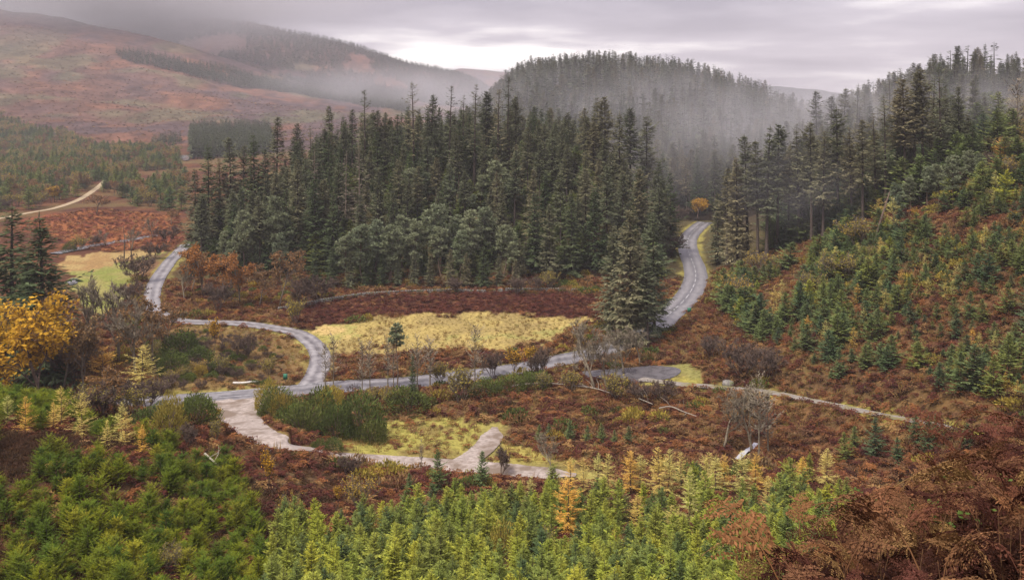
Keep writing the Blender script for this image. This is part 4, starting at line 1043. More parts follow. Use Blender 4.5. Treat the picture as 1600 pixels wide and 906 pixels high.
# ------------------------------------------------------------------ broadleaves and bushes by eye
BYEYE = [
    ('rust', 318, 462, 82, 'orange-topped oak, left one of the row below the forest', 1.15), ('rust', 352, 470, 72, 'rust-brown oak between the orange-topped oak and the pines', 1.1), ('rust', 376, 476, 82, 'rust-brown oak in the middle of the row below the forest', 1.1),
    ('brown', 436, 480, 88, 'tall brown-leaved oak at the right end of the oak row', .95), ('brown', 405, 480, 70, 'thin brown tree left of the tall brown-leaved oak', 1.), ('scrub', 340, 486, 50, 'bare shrub at the foot of the oak row', 1.2),
    ('brown', 300, 455, 60, 'brown tree beside the bend of the lane', 1.), ('bare', 288, 470, 60, 'bare grey tree at the inner side of the lane bend', 1.), ('scrub', 470, 482, 50, 'dark bare shrub at the end of the stone wall', 1.2), ('willow', 460, 508, 46, 'olive bush on the verge above the lane curve', 1.),
    ('scrub', 500, 470, 44, 'bare shrub under the forest at the left end of the wall', 1.2), ('scrub', 808, 460, 30, 'grey leafless shrub at the wall below the pines', 1.3), ('scrub', 838, 456, 26, 'brown leafless shrub right of the grey one at the wall', 1.3), ('willow', 858, 452, 30, 'yellowish bush under the dark trees at the wall end', 1.3), ('scrub', 712, 458, 28, 'low bare shrub at the middle of the stone wall', 1.3),
    ('brown', 98, 610, 118, 'half-bare brown tree right of the golden beech', 1.),
    ('bare', 186, 566, 128, 'large bare tree with leaning trunk in front of the green field', 1.15), ('bare', 152, 566, 138, 'bare twiggy tree left of the leaning one by the field', 1.0), ('bare', 214, 590, 126, 'bare dark forked tree right of the leaning one', .9),
    ('brown', 240, 576, 112, 'brown tree with last orange leaves beside the lane', 1.0), ('brown', 268, 562, 84, 'brown-leaved small tree at the lane hairpin', 1.1), ('brown', 128, 616, 120, 'thin brown-twigged tree behind the larches at the left', 1.), ('scrub', 118, 600, 90, 'purple-brown bare shrub beside the golden larches', 1.1),
    ('birch', 332, 560, 66, 'small pale tree standing alone inside the hairpin', .9), ('gorse', 285, 560, 44, 'dark green gorse, tallest inside the hairpin', 1.2), ('gorse', 305, 570, 34, 'dark gorse right of the tallest one inside the hairpin', 1.2), ('gorse', 268, 585, 36, 'gorse low in the hairpin scrub', 1.2), ('broom', 312, 588, 22, 'bright yellow-green bush inside the hairpin', 1.2), ('willow', 350, 585, 32, 'orange-leaved bush near the white log', 1.2), ('scrub', 380, 560, 40, 'brown bare shrub in the centre of the hairpin', 1.3), ('scrub', 300, 548, 30, 'purple-brown bare shrub at the top of the hairpin', 1.4), ('scrub', 270, 548, 30, 'brown bare shrub on the left of the hairpin', 1.4), ('willow', 420, 585, 30, 'olive scrub near the hairpin road edge', 1.3),
    ('broom', 266, 680, 64, 'round golden-olive broom bush at the edge of the left thicket', 1.05), ('gorse', 308, 660, 44, 'dark green gorse beside the track mouth, left side', 1.15), ('gorse', 300, 650, 36, 'smaller gorse behind the one at the track mouth', 1.2),
    ('broom', 420, 640, 46, 'yellow-green broom bush at the corner of the road and track', 1.2), ('broom', 444, 654, 50, 'brightest lime broom bush in the thicket between road and track', 1.1),
    ('gorse', 432, 652, 46, 'gorse at the left tip of the thicket between road and track', 1.2), ('gorse', 474, 676, 48, 'wide dark gorse in the middle of the roadside thicket', 1.1), ('gorse', 495, 668, 60, 'tall dark gorse behind the middle of the roadside thicket', 1.0), ('gorse', 528, 682, 52, 'dark gorse right of the middle of the roadside thicket', .95), ('gorse', 562, 682, 66, 'tallest gorse at the right end of the roadside thicket', 1.0), ('gorse', 458, 670, 40, 'low gorse at the front of the roadside thicket', 1.2), ('gorse', 582, 690, 34, 'small gorse at the right foot of the roadside thicket', 1.2), ('gorse', 520, 706, 22, 'small round gorse by the gravel track', 1.2), ('gorse', 498, 703, 18, 'smallest gorse by the gravel track', 1.2), ('broom', 515, 640, 44, 'yellow broom bush behind the roadside thicket', 1.2),
    ('willow', 718, 632, 60, 'yellow-olive willow bush beside the straight road', 1.25), ('willow', 688, 600, 36, 'small yellow bush on the far verge of the straight road', 1.3), ('birch', 800, 592, 52, 'bright yellow small tree between the meadow and the road', 1.5), ('birch', 828, 586, 48, 'yellow small tree right of the brightest one by the road', 1.5), ('scrub', 770, 590, 44, 'bare shrub left of the bright yellow tree', 1.2), ('scrub', 845, 590, 46, 'dark bare shrub right of the yellow roadside trees', 1.2),
    ('slim', 742, 602, 92, 'tall bare tree in front of the straw meadow', 1.0), ('slim', 521, 612, 86, 'slim bare tree at the junction, left of three', .9), ('slim', 508, 606, 70, 'slim bare tree beside the lane mouth', .9), ('slim', 566, 618, 84, 'slim bare tree right of the junction', .9), ('slim', 578, 610, 76, 'bare tree second right of the junction', .9), ('slim', 606, 606, 78, 'bare pole tree left of the pine by the road', .9), ('slim', 615, 610, 84, 'bare pole tree just left of the lone roadside pine', .9), ('slim', 652, 622, 96, 'tall bare tree right of the lone roadside pine', .95), ('slim', 672, 606, 76, 'bare brown tree over the straight road', 1.2),
    ('stem_pine', 622, 612, 104, 'lone pine with small blue-green head beside the straight road', .9), ('full', 645, 638, 88, 'dark ivy-green spruce standing by the straight road', .62), ('gorse', 640, 640, 40, 'dark bramble mound under the roadside spruce', 1.4), ('willow', 610, 636, 34, 'brown-olive bush left of the roadside spruce', 1.3), ('willow', 580, 632, 30, 'brown bush near the roadside pole trees', 1.4), ('gorse', 760, 616, 26, 'dark bramble bush on the near verge of the straight road', 1.6), ('gorse', 800, 612, 28, 'dark bramble bush right of the first on the near verge', 1.6), ('willow', 850, 610, 30, 'olive-brown bush on the near verge below the bare trees', 1.5), ('gorse', 836, 606, 28, 'low dark bush beneath the yellow roadside trees', 1.5), ('willow', 890, 612, 34, 'olive bush under the big bare tree by the lay-by', 1.5), ('willow', 965, 626, 44, 'brown-olive bush in front of the lay-by', 1.5), ('scrub', 1000, 630, 36, 'brown bare shrub below the lay-by', 1.6), ('scrub', 1035, 628, 36, 'bare shrub right of the brown one below the lay-by', 1.6),
    ('bare', 930, 610, 110, 'big bare tree with spreading crown beside the lay-by', 1.15), ('bare', 948, 606, 86, 'bare tree right of the spreading one beside the lay-by', 1.1), ('bare', 975, 585, 80, 'olive-grey bare tree at the foot of the spruce clump', 1.2), ('bare', 912, 590, 60, 'small bare tree over the road left of the lay-by', 1.0), ('slim', 898, 596, 52, 'thin bare tree at the road edge left of the lay-by', 1.), ('slim', 962, 600, 60, 'thin bare tree in front of the lay-by entrance', 1.), ('bare', 1000, 570, 60, 'bare olive tree under the trunk of the roadside spruce', 1.2),
    ('bare', 1175, 712, 112, 'bare tree over the small waterfall', 1.1), ('slim', 1186, 718, 130, 'tall dark bare tree right of the small waterfall', 1.0), ('bare', 1130, 700, 88, 'twiggy bare tree left of the small waterfall', 1.3), ('slim', 1200, 712, 100, 'slim bare tree furthest right of the waterfall group', 1.), ('scrub', 1160, 590, 60, 'grey twiggy shrub on the bracken slope above the path', 1.3), ('scrub', 1200, 594, 56, 'grey bare shrub right of the twiggy one above the path', 1.3), ('scrub', 1110, 560, 40, 'bare shrub at the foot of the right slope', 1.3),
    ('bare', 866, 742, 66, 'grey bare tree at the end of the gravel track', 1.1), ('scrub', 784, 742, 46, 'dark thin shrub at the junction of the gravel tracks', .8), ('slim', 658, 745, 58, 'thin reddish bare sapling left of the lime spruce by the track', .5),
    ('birch', 418, 775, 78, 'bright yellow birch with bare red stem below the track', .85), ('birch', 492, 822, 34, 'small yellow birch left of the central saplings', 1.1), ('birch', 527, 795, 40, 'yellow birch sapling among the bracken below the track', 1.1), ('birch', 340, 662, 26, 'tiny yellow birch at the track mouth', 1.2), ('willow', 338, 690, 36, 'olive willow bush in front of the track mouth', 1.1), ('willow', 560, 796, 56, 'brown-olive willow bush below the bend of the track', 1.2), ('willow', 450, 815, 46, 'orange-brown bush at the edge of the left thicket', 1.1), ('broom', 785, 885, 66, 'round orange-olive broom bush among the central saplings', 1.2), ('willow', 850, 875, 52, 'golden-brown bush right of the round broom bush', 1.2), ('willow', 270, 896, 50, 'olive-brown bush at the bottom of the left thicket', 1.2), ('scrub', 545, 746, 34, 'reddish bare shrub below the gravel track', 1.4), ('scrub', 292, 700, 40, 'dark red bare shrub at the left thicket top', 1.2), ('gold', 1090, 345, 34, 'orange-brown round tree behind the top of the road', 1.4), ('birch', 1431, 345, 22, 'single yellow tree among the right slope conifers', 1.3), ('brown', 150, 335, 32, 'round brown bush beside the sandy far track', 1.8), ('gold', 85, 316, 26, 'small yellow tree behind the sandy far track', 1.3), ('willow', 124, 392, 24, 'yellow-brown round tree at the burn', 1.5), ('gorse', 110, 392, 15, 'green bush at the left end of the burn', 1.2), ('bare', 165, 384, 26, 'bare grey tree on the bank of the burn', 1.5), ('scrub', 150, 386, 20, 'bare shrub beside the burn', 1.5), ('bare', 238, 372, 34, 'grey bare tree far behind the lane', 1.3), ('scrub', 262, 380, 30, 'bare brown shrub behind the top of the lane', 1.5), ('bare', 205, 392, 36, 'bare brown tree between the burn and the lane', 1.3), ('brown', 268, 352, 26, 'orange-brown tree on the far bracken field', 1.4),
    ('scrub', 215, 440, 44, 'brown thorn shrub on the bank left of the lane', 1.5), ('scrub', 200, 480, 44, 'brown thorn shrub at the lower bank of the lane', 1.4), ('scrub', 240, 405, 30, 'brown thorn shrub at the upper bank of the lane', 1.5), ('scrub', 1062, 345, 26, 'red-brown shrub left of the top of the road', 1.5), ('willow', 205, 652, 50, 'olive bush hiding the road left of the round broom', 1.4), ('scrub', 228, 640, 56, 'brown twiggy shrub over the road end, right one', 1.5), ('brown', 180, 648, 78, 'brown half-leafed tree before the hidden road end', 1.2), ('scrub', 160, 650, 60, 'brown twiggy shrub over the road end, left one', 1.5), ('willow', 138, 650, 52, 'yellow-brown bush behind the left larches', 1.4), ('gorse', 240, 668, 40, 'dark gorse touching the round broom on its left', 1.3), ('scrub', 1045, 400, 40, 'red-brown shrub on the bank left of the road', 1.5),
]
for a in BYEYE:
    kind, px, py, hpx, lab, wd = a
    at_base(kind, px, py, hpx, lab, 'bush' if kind in ('willow', 'scrub', 'gorse', 'broom') else 'tree', wide=wd)
for px, lab in ((193, 'taller of two bare dead poles standing in the green field'), (207, 'shorter of two bare dead poles in the green field')):
    p = hit(px, 412 if px == 193 else 410); hh_ = (62 if px == 193 else 52) * p[1] / F
    m = MB(); zz = np.linspace(0, 1, 7); m.tube(np.column_stack([.35 * np.sin(zz * 3) * (1 if px == 193 else -1) - .2 * zz, .1 * zz, zz * hh_ - .3]), .2 * (1 - zz * .8), 6)
    o = obj('dead_pole_tree', None, loc=p, label=lab, category='tree')
    obj('trunk', m.mesh('dead_pole', M['bark']), o)
    for k in range(7):
        b = MB(); z = hh_ * (.45 + .5 * k / 7); a = k * 2.4
        b.tube(np.array([[0, 0, z], [math.cos(a) * .5, math.sin(a) * .5, z + .25], [math.cos(a) * 1., math.sin(a) * 1., z + .3]]), [.06, .04, .015], 3)
        obj('branch_stub', b.mesh('branch_stub', M['bark']), o)

# ------------------------------------------------------------------ young trees of the right slope
SL = [(1118, 452), (1180, 430), (1260, 405), (1340, 380), (1420, 355), (1500, 310), (1600, 260), (1640, 250), (1640, 470), (1560, 460), (1480, 480), (1400, 520), (1330, 548), (1260, 560), (1180, 535), (1140, 500)]
x, y = scatter(SL, 2.0); kn = fbm(x, y, 13, 44, 3); ok = kn > .39; x, y = x[ok], y[ok]
SL2 = [(1180, 560), (1330, 560), (1480, 490), (1640, 470), (1640, 640), (1500, 620), (1380, 600), (1280, 590)]
x2, y2 = scatter(SL2, 2.7); kn = fbm(x2, y2, 12, 45, 3); ok = (kn > .42) & road_clear(x2, y2, 2.5); x2, y2 = x2[ok], y2[ok]
xs_, ys2 = np.concatenate([x, x2]), np.concatenate([y, y2])
spx, spy = to_px(xs_, ys2, ground_z(xs_, ys2) + 2); o = np.lexsort((ys2, ~((spx < 1605) & (spy < 650)))); xs_, ys2 = xs_[o], ys2[o]
hs = (1.4 + 4.4 * rng.random(len(xs_)) ** 1.7) * (.6 + .9 * fbm(xs_, ys2, 10, 48, 3)) * np.where(ys2 < 150, .8, 1.1)
NS = min(290, len(xs_))
for i in range(NS):
    px, py = to_px(xs_[i], ys2[i], T1(xs_[i], ys2[i]))
    band = 'on the lower right slope above the path' if py > 540 else ('in the thick belt across the right slope' if py > 430 else 'high on the right slope below the pines')
    place('slope', xs_[i], ys2[i], hs[i], wide=rng.uniform(1.0, 1.45), label=('small ' if hs[i] < 2.6 else 'larger ') + 'dark green young spruce ' + band, cat='tree', group='young spruces ' + band)
if len(xs_) > NS: mass('slope_conifers', 'further young conifers on the right-hand slope', 'saplings', xs_[NS:], ys2[NS:], hs[NS:], joined('slope') * 3 + joined('young')[:2] + joined('larch')[:1] + joined('willow')[:1], tilt=.05, wide=(1.1, 1.7))
for px, py, hp, lab in [(1300, 565, 42, 'small lone spruce on bracken below the belt of young trees'), (1368, 712, 62, 'broad dark spruce between the path and the near bracken'), (1450, 705, 56, 'front one of the dark young spruces by the path end'), (1430, 690, 44, 'young spruce left of the front one by the path end'), (1462, 684, 40, 'pointed young spruce touching the path end'), (1402, 722, 40, 'low spruce right of the broad dark one'), (1320, 718, 44, 'dark young spruce left of the broad dark one'), (1335, 700, 36, 'small dark spruce behind the broad dark one'),
                        (842, 690, 28, 'left one of the small spruces beside the straw patch'), (858, 684, 24, 'small spruce second from left beside the straw patch'), (890, 690, 34, 'bushy dark spruce in the middle beside the straw patch'), (918, 692, 28, 'dark spruce right of the bushy one by the straw patch'), (940, 690, 30, 'spruce in the right half of the row by the straw patch'), (982, 694, 30, 'last spruce at the right of the row by the straw patch'), (960, 692, 22, 'tiny spruce near the right end of the row by the straw patch'),
                        (753, 765, 62, 'dark blue-green spruce with tiered top beside the gravel junction'), (640, 768, 30, 'small dark spruce in the bracken left of the lime one'), (1512, 700, 40, 'dark spruce behind the windblown bracken')]:
    at_base('slope', px, py, hp, lab, 'tree', name='young_spruce', wide=.85 if px == 753 else 1.0)
at_base('young', 684, 770, 70, 'slender lime-green spruce in front of the gravel track', 'tree', var=0, wide=1.0, name='young_spruce')
LS = [(1178, 498), (1192, 490), (1262, 512), (1340, 462), (1375, 452), (1384, 470), (1408, 440), (1402, 420), (1450, 452), (1478, 460), (1480, 440), (1488, 455), (1535, 385), (1568, 398), (1580, 400), (1540, 368), (1445, 415), (1310, 530), (1290, 518), (1350, 500), (1334, 530), (1520, 530), (1530, 538), (1555, 535), (1570, 600), (1590, 612), (1215, 478), (1222, 455), (1495, 428), (1600, 360)]
for i, (px, py) in enumerate(sorted(LS)):
    at_base('larch', px, py + 14, 34, '%s golden larch from the left on the right-hand slope' % ORD[i], 'tree', 'golden larches on the right slope', wide=1.25)
    lm('slope', '%s larch on the right slope' % ORD[i], px, py)

# ------------------------------------------------------------------ the near slope
SPEC = [(a[1], a[2], a[3]) for a in BYEYE if a[2] > 690] + [(684, 770, 70), (753, 765, 62)]
LARCH = [(40, 678, 60, 'larch'), (96, 668, 66, 'larch'), (128, 686, 74, 'larch'), (84, 676, 50, 'larch'), (190, 692, 66, 'larch'), (196, 700, 58, 'larch'), (222, 712, 50, 'larch'), (160, 612, 62, 'larch'), (222, 608, 62, 'larch'), (12, 666, 50, 'larch'), (168, 700, 46, 'larch')]
LC = [(888, 840, 86), (1078, 818, 84), (1030, 776, 74), (985, 772, 64), (950, 774, 62), (912, 776, 58), (935, 765, 54), (1108, 766, 56), (1132, 768, 54), (1160, 774, 66), (1292, 764, 60), (1254, 768, 52), (995, 830, 56), (892, 780, 62), (1050, 846, 54), (1064, 766, 58), (1000, 770, 56), (962, 866, 40), (1200, 796, 50), (1045, 770, 66), (905, 874, 46), (1180, 770, 60), (830, 790, 44), (1118, 772, 56)]
SPEC += [a[:3] for a in LARCH] + LC
def clear_of(x, y):
    px, py = to_px(x, y, ground_z(x, y)); ok = np.ones(len(x), bool)
    for a, b, h in SPEC: ok &= ~((np.abs(px - a) < .22 * h + 6) & (py > b - 8) & (py < b + .62 * h))
    return ok
FG1 = [(-60, 622), (60, 622), (120, 652), (200, 684), (320, 714), (385, 742), (430, 795), (410, 906), (390, 1150), (-120, 1150), (-120, 700)]
FG2 = [(425, 850), (540, 838), (660, 818), (850, 786), (950, 772), (1180, 758), (1300, 756), (1330, 790), (1260, 1100), (390, 1100)]
HEATH = wpoly(COVER[-1][0]); HEATH2 = wpoly([(-40, 830), (8, 835), (16, 870), (10, 906), (-40, 906)])
def seen_first(x, y):
    px, py = to_px(x, y, ground_z(x, y) + 1.2); vis = (px > -8) & (px < 1608) & (py < 900) & ~((px > 1120) & (py > 840))
    return np.lexsort((y, ~vis))
x, y = scatter(FG1, 1.12); ok = clear_of(x, y) & ~inpoly(x, y, HEATH) & ~inpoly(x, y, HEATH2) & (fbm(x, y, 5, 46, 3) > .33); x, y = x[ok], y[ok]
o = seen_first(x, y); x, y = x[o], y[o]
h1 = .9 + 1.3 * rng.random(len(x)) ** 1.3
for i, (px, py, hp, k) in enumerate(sorted(LARCH)):
    at_base('larch', px, py, hp * (1.15 if py < 640 else 1), '%s golden larch from the left behind the left-hand thicket' % ORD[i], 'tree', 'golden larches behind the left thicket', wide=2.0 if py < 640 else 1.3)
    lm('bushy', '%s larch behind the left thicket' % ORD[i], px, py - 20)
for i, (px, py, hp) in enumerate(sorted(LC)):
    at_base('larch', px, py, hp * 1.08, '%s golden larch from the left in the central sapling belt' % ORD[i], 'tree', 'golden larches in the central sapling belt', wide=rng.uniform(1.1, 1.7))
    lm('young', '%s larch of the central belt' % ORD[i], px, py - 20)
NI = 290
for i in range(min(NI, len(x))):
    px, py = to_px(x[i], y[i], T1(x[i], y[i]))
    zone = 'at the bottom of the left thicket' if py > 850 else ('in the middle of the left thicket' if py > 760 else 'along the top of the left thicket')
    place('bushy', x[i], y[i], h1[i], ('low ' if h1[i] < 1.5 else 'tall ') + 'bushy yellow-green young conifer ' + zone, 'tree', 'bushy young conifers ' + zone, wide=1.05)
if len(x) > NI: mass('thicket_conifers', 'bushy green conifers filling the rest of the left thicket', 'saplings', x[NI:], y[NI:], h1[NI:], joined('bushy'), tilt=.04)
x, y = scatter(FG2, 1.36); ok = clear_of(x, y) & (fbm(x, y, 7, 47, 3) > .26) & road_clear(x, y, 2.2); x, y = x[ok], y[ok]
o = seen_first(x, y); x, y = x[o], y[o]
h2 = rng.uniform(2.0, 4.5, len(x))
for i in range(min(NI, len(x))):
    px, py = to_px(x[i], y[i], T1(x[i], y[i]))
    zone = ('left part' if px < 640 else ('middle' if px < 900 else 'right part')) + ' of the central sapling belt'
    place('young', x[i], y[i], h2[i], ('short ' if h2[i] < 3.2 else 'tall ') + 'slender green young spruce in the ' + zone, 'tree', 'young spruces in the ' + zone)
if len(x) > NI: mass('belt_conifers', 'slender green spruces filling the rest of the central sapling belt', 'saplings', x[NI:], y[NI:], h2[NI:], joined('young'), tilt=.04)

# ------------------------------------------------------------------ ground vegetation as masses
BC = [bracken_clump(600 + i).mesh('bracken_clump', M['bracken']) for i in range(4)]
BD = [bracken_clump(610 + i).mesh('bracken_clump_dark', M['bracken_dark']) for i in range(3)]
TS = [tuft(620 + i, 18, .55, .04).mesh('straw_tuft', M['grass_straw']) for i in range(2)]
TG = [tuft(630 + i, 18, .4, .04).mesh('green_tuft', M['grass_green']) for i in range(2)]
TB = [tuft(640 + i, 18, .75, .05).mesh('brown_tuft', M['grass_brown']) for i in range(2)]
def heath(seed):
    return dome_bush(seed, .5, .7, 260, .16, .035, up=.8, stems=3)[1]
HE = [heath(650 + i).mesh('heather_clump', M['heather']) for i in range(2)]
PZ = [(wpoly(p), i) for i, (p, a, b, s_) in enumerate(COVER)]
def zone_of(x, y):
    z = np.full(len(x), -1)
    jx, jy = (fbm(x, y, 2.2, 71, 3) - .5) * 5 + (fbm(x, y, 7, 51) - .5) * 6, (fbm(x, y, 3, 81, 3) - .5) * 8
    for P, i in PZ: k_ = COVER[i][3] * .6; z[inpoly(x + jx * k_, y + jy * k_, P)] = i
    return z
STRAW, GREEN, BROWN, DARK, HEATHZ = (0, 2, 6, 11), (1, 5, 14), (9, 10, 12), (3,), (15,)
def field(poly, step, world=False, clear=.3):
    x, y = scatter(np.array(poly, float) if world else poly, step, .5, world=world)
    ok = road_clear(x, y, clear); x, y = x[ok], y[ok]
    d, _, _ = dist_line(x, y, ROADS['track'][0][::2]); ok = d > 2.6; x, y = x[ok], y[ok]
    ok = in_view(x, y, ground_z(x, y), 1, 30); return x[ok], y[ok]
x, y = field([(-62, 96), (70, 90), (105, 125), (160, 240), (150, 290), (100, 225), (60, 225), (-90, 217), (-110, 150)], 1.05, True)
zn = zone_of(x, y); n1 = fbm(x, y, 6, 400, 3); u = rng.random(len(x))
forest = (y > 216) & (x > -85) & (x < 50)
br = ~np.isin(zn, STRAW + GREEN + BROWN + DARK + HEATHZ) & ~forest
mass('bracken', 'rust-brown dead bracken covering the valley floor and slopes', 'bracken', x[br], y[br], rng.uniform(.7, 1.5, br.sum()), BC + BD[:2], tilt=.2)
dk = np.isin(zn, DARK)
mass('wine_bracken', 'wine-red dead bracken band between the stone wall and the meadow', 'bracken', x[dk], y[dk], rng.uniform(.7, 1.3, dk.sum()), BD, tilt=.2)
stw = np.isin(zn, STRAW) & (u < .8)
mass('straw_grass', 'pale straw grass of the meadow and clearings', 'grass', x[stw], y[stw], rng.uniform(.5, 1.1, stw.sum()), TS, tilt=.2)
rs_ = np.isin(zn, (0, 2)) & (n1 > .54) & (u > .35)
mass('meadow_rushes', 'brown rush tussocks scattered through the straw meadow', 'rushes', x[rs_], y[rs_], rng.uniform(.6, 1.2, rs_.sum()), TB + TG[:1], tilt=.2)
gr = np.isin(zn, GREEN) & (u < .8)
mass('green_grass', 'short green grass of the field and lay-by verge', 'grass', x[gr], y[gr], rng.uniform(.4, .8, gr.sum()), TG, tilt=.2)
bw = np.isin(zn, BROWN)
dl, _, _ = dist_line(x, y, ROADS['lane'][0][::2])
hs_ = (zn == 9) & (u < .26) & (dl > 6.0)
mass('hairpin_scrub', 'low brown scrub and brambles filling the inside of the hairpin', 'scrub', x[hs_], y[hs_], rng.uniform(.6, 1.1, hs_.sum()) * np.clip(dl[hs_] / 9, .8, 2), joined('scrub') + joined('gorse')[:1] + joined('willow')[:1], tilt=.05, wide=(1.2, 1.8))
mass('rough_grass', 'rough brown and olive grass beside the track and inside the hairpin', 'grass', x[bw], y[bw], rng.uniform(.6, 1.3, bw.sum()), TB + TG[:1] + BC[:1], tilt=.2)
# tussocks and brambles breaking up the bracken
n2 = fbm(x, y, 11, 410, 3)
tw_ = br & (n2 > .50) & (u < .8)
mass('tussocks', 'tan and olive grass tussocks breaking up the bracken', 'grass', x[tw_], y[tw_], rng.uniform(.9, 1.9, tw_.sum()), TB + TS[:1] + TG[:1], tilt=.2)
bm = br & (n2 < .40) & (u < .22)
mass('brambles', 'dark low brambles and heath between the bracken', 'brambles', x[bm], y[bm], rng.uniform(1.0, 2.4, bm.sum()), HE + [dome_bush(670 + i, .6, .8, 260, .2, .08, up=.5, stems=3)[1].mesh('bramble_mound', M[k_]) for i, k_ in enumerate(('gorse', 'yolive', 'brownleaf'))], tilt=.15)
# undergrowth of the near slope
x, y = field([(-78, 40), (48, 46), (60, 96), (-78, 110)], .95, True)
hz_ = inpoly(x, y, HEATH) | inpoly(x, y, HEATH2) | ((x < -18) & (fbm(x, y, 6, 46, 3) < .33))
mass('heather', 'dark brown heather patches among the young conifers', 'heather', x[hz_], y[hz_], rng.uniform(.8, 1.5, hz_.sum()), HE, tilt=.15)
ot = ~hz_
mass('slope_bracken', 'dark bracken and heather toned as shade under the near saplings', 'bracken', x[ot], y[ot], rng.uniform(.7, 1.3, ot.sum()), BD + HE + BC[:2], tilt=.2)  # dark clumps picked so the gaps between saplings read as shade
# the right slope further up, and the far left field
x, y = field([(98, 130), (150, 230), (210, 330), (150, 250), (100, 190), (70, 215), (120, 190)], 1.6, True)
if len(x): mass('upper_bracken', 'red bracken high on the right-hand slope', 'bracken', x, y, rng.uniform(.9, 1.6, len(x)), BC + BD, tilt=.2)
x, y = field([(20, 350), (140, 326), (280, 338), (300, 390), (180, 396), (60, 372)], 2.0)
mass('far_bracken', 'red bracken of the far field beyond the lane', 'bracken', x, y, rng.uniform(.9, 1.5, len(x)), BC + BD, tilt=.2)
# brash and stumps left by felling on the moor
x, y = scatter(np.array([(-900, 900), (-420, 760), (-120, 800), (-150, 1150), (-500, 1500), (-1000, 1650)], float), 10, .5, True)
mass('felling_brash', 'grey brash and stumps scattered over the felled moor', 'brash', x, y, rng.uniform(1.5, 3.2, len(x)), [TB[0], HE[0], BC[0], HE[1]] + [tuft(645, 10, .6, .05, .9, .6).mesh('brash_heap', M['deadwood'])], tilt=.3)

# ------------------------------------------------------------------ bracken beside the camera: plants with single fronds
FR = [frond(700 + i, .8, [.2, .5, .8, 1.1, .35, .65, .95, .5][i]).mesh('frond', M['frond']) for i in range(8)]
FY = [frond(710 + i, .8, [.4, .7][i]).mesh('frond', M['frond_y']) for i in range(2)]
stk = MB(); q = np.linspace(0, 1, 6); stk.tube(np.column_stack([.05 * np.sin(q * 2), .03 * q, q * .8 - .1]), np.linspace(.006, .003, 6), 5)
STK = stk.mesh('stalk', M['stem'])
def bracken_plant(x, y, s_, n, label, yellow=False, lean=0.0, leaz=0.0):
    o = bpy.data.objects.new('bracken_plant', None); COL.objects.link(o)
    o.location = (x, y, T1(x, y) - .03); o.scale = (s_,) * 3
    o.rotation_euler = (lean * math.cos(leaz), lean * math.sin(leaz), rng.random() * 6.283)
    o['label'], o['category'], o['group'] = label, 'bracken', 'bracken plants on the near bank'
    st = bpy.data.objects.new('stalk', STK); COL.objects.link(st); st.parent = o
    for k in range(n):
        f = bpy.data.objects.new('frond', (FY if yellow else FR)[rng.integers(2 if yellow else 8)]); COL.objects.link(f); f.parent = o
        hz0 = .72 * (k + 1) / n
        f.location = (.05 * math.sin(hz0 * 2.5), .03 * hz0, hz0 + .02)
        f.rotation_euler = (rng.normal(0, .4), rng.uniform(-.9, .35), k * 2.399 + rng.normal(0, .5)); f.scale = (rng.uniform(.6, 1.1),) * 3
    THINGS.append((o, 'bracken', *to_px(x, y, o.location.z + .5), 60)); return o
bx_, by_ = scatter(np.array([(-.6, 5.2), (.6, 5.2), (7, 5.2), (16, 7), (22, 18), (14, 19), (9, 15), (5, 11.5), (2.5, 8.5), (1.1, 7.6), (.2, 5.0)], float), .55, .5, True)
pxs, pys = to_px(bx_, by_, ground_z(bx_, by_) + .95)
edge = np.interp(pxs, [1040, 1100, 1150, 1200, 1250, 1300, 1340, 1400, 1500, 1600], [960, 872, 846, 818, 780, 758, 745, 712, 676, 660])
ok = (pxs > 1060) & (pxs < 1680) & (pys < 1010) & (pys > edge + 4)
bx_, by_, pxs, pys = bx_[ok], by_[ok], pxs[ok], pys[ok]
o = np.argsort(by_)[:300]
for i in o:
    yl = pys[i] > 830 and 1260 < pxs[i] < 1480 and rng.random() < .8
    big = 'yellow-tinged ' if yl else ''
    zone = 'at the very bottom of the near bank' if pys[i] > 850 else ('in the middle of the near bank' if pys[i] > 740 else 'along the top edge of the near bank')
    bracken_plant(bx_[i], by_[i], rng.uniform(.7, 1.1), int(rng.integers(4, 7)), big + 'brown bracken plant ' + zone, yl, rng.normal(0, .2), rng.random() * 6.28)
for px, py, Y, s_, lab in [(1360, 745, 8.2, 1.25, 'tall windblown bracken plant arching over the saplings'), (1535, 640, 10.5, 1.35, 'tallest windblown bracken plant breaking the skyline of the bank'), (1580, 650, 9.5, 1.15, 'tall bracken plant at the right border above the bank'), (1085, 880, 6.0, 1.1, 'bracken plant alone at the left foot of the bank')]:
    x = (px - CX) / F * Y
    p = bracken_plant(x, Y, s_, 8, lab, False, -.3, 0)
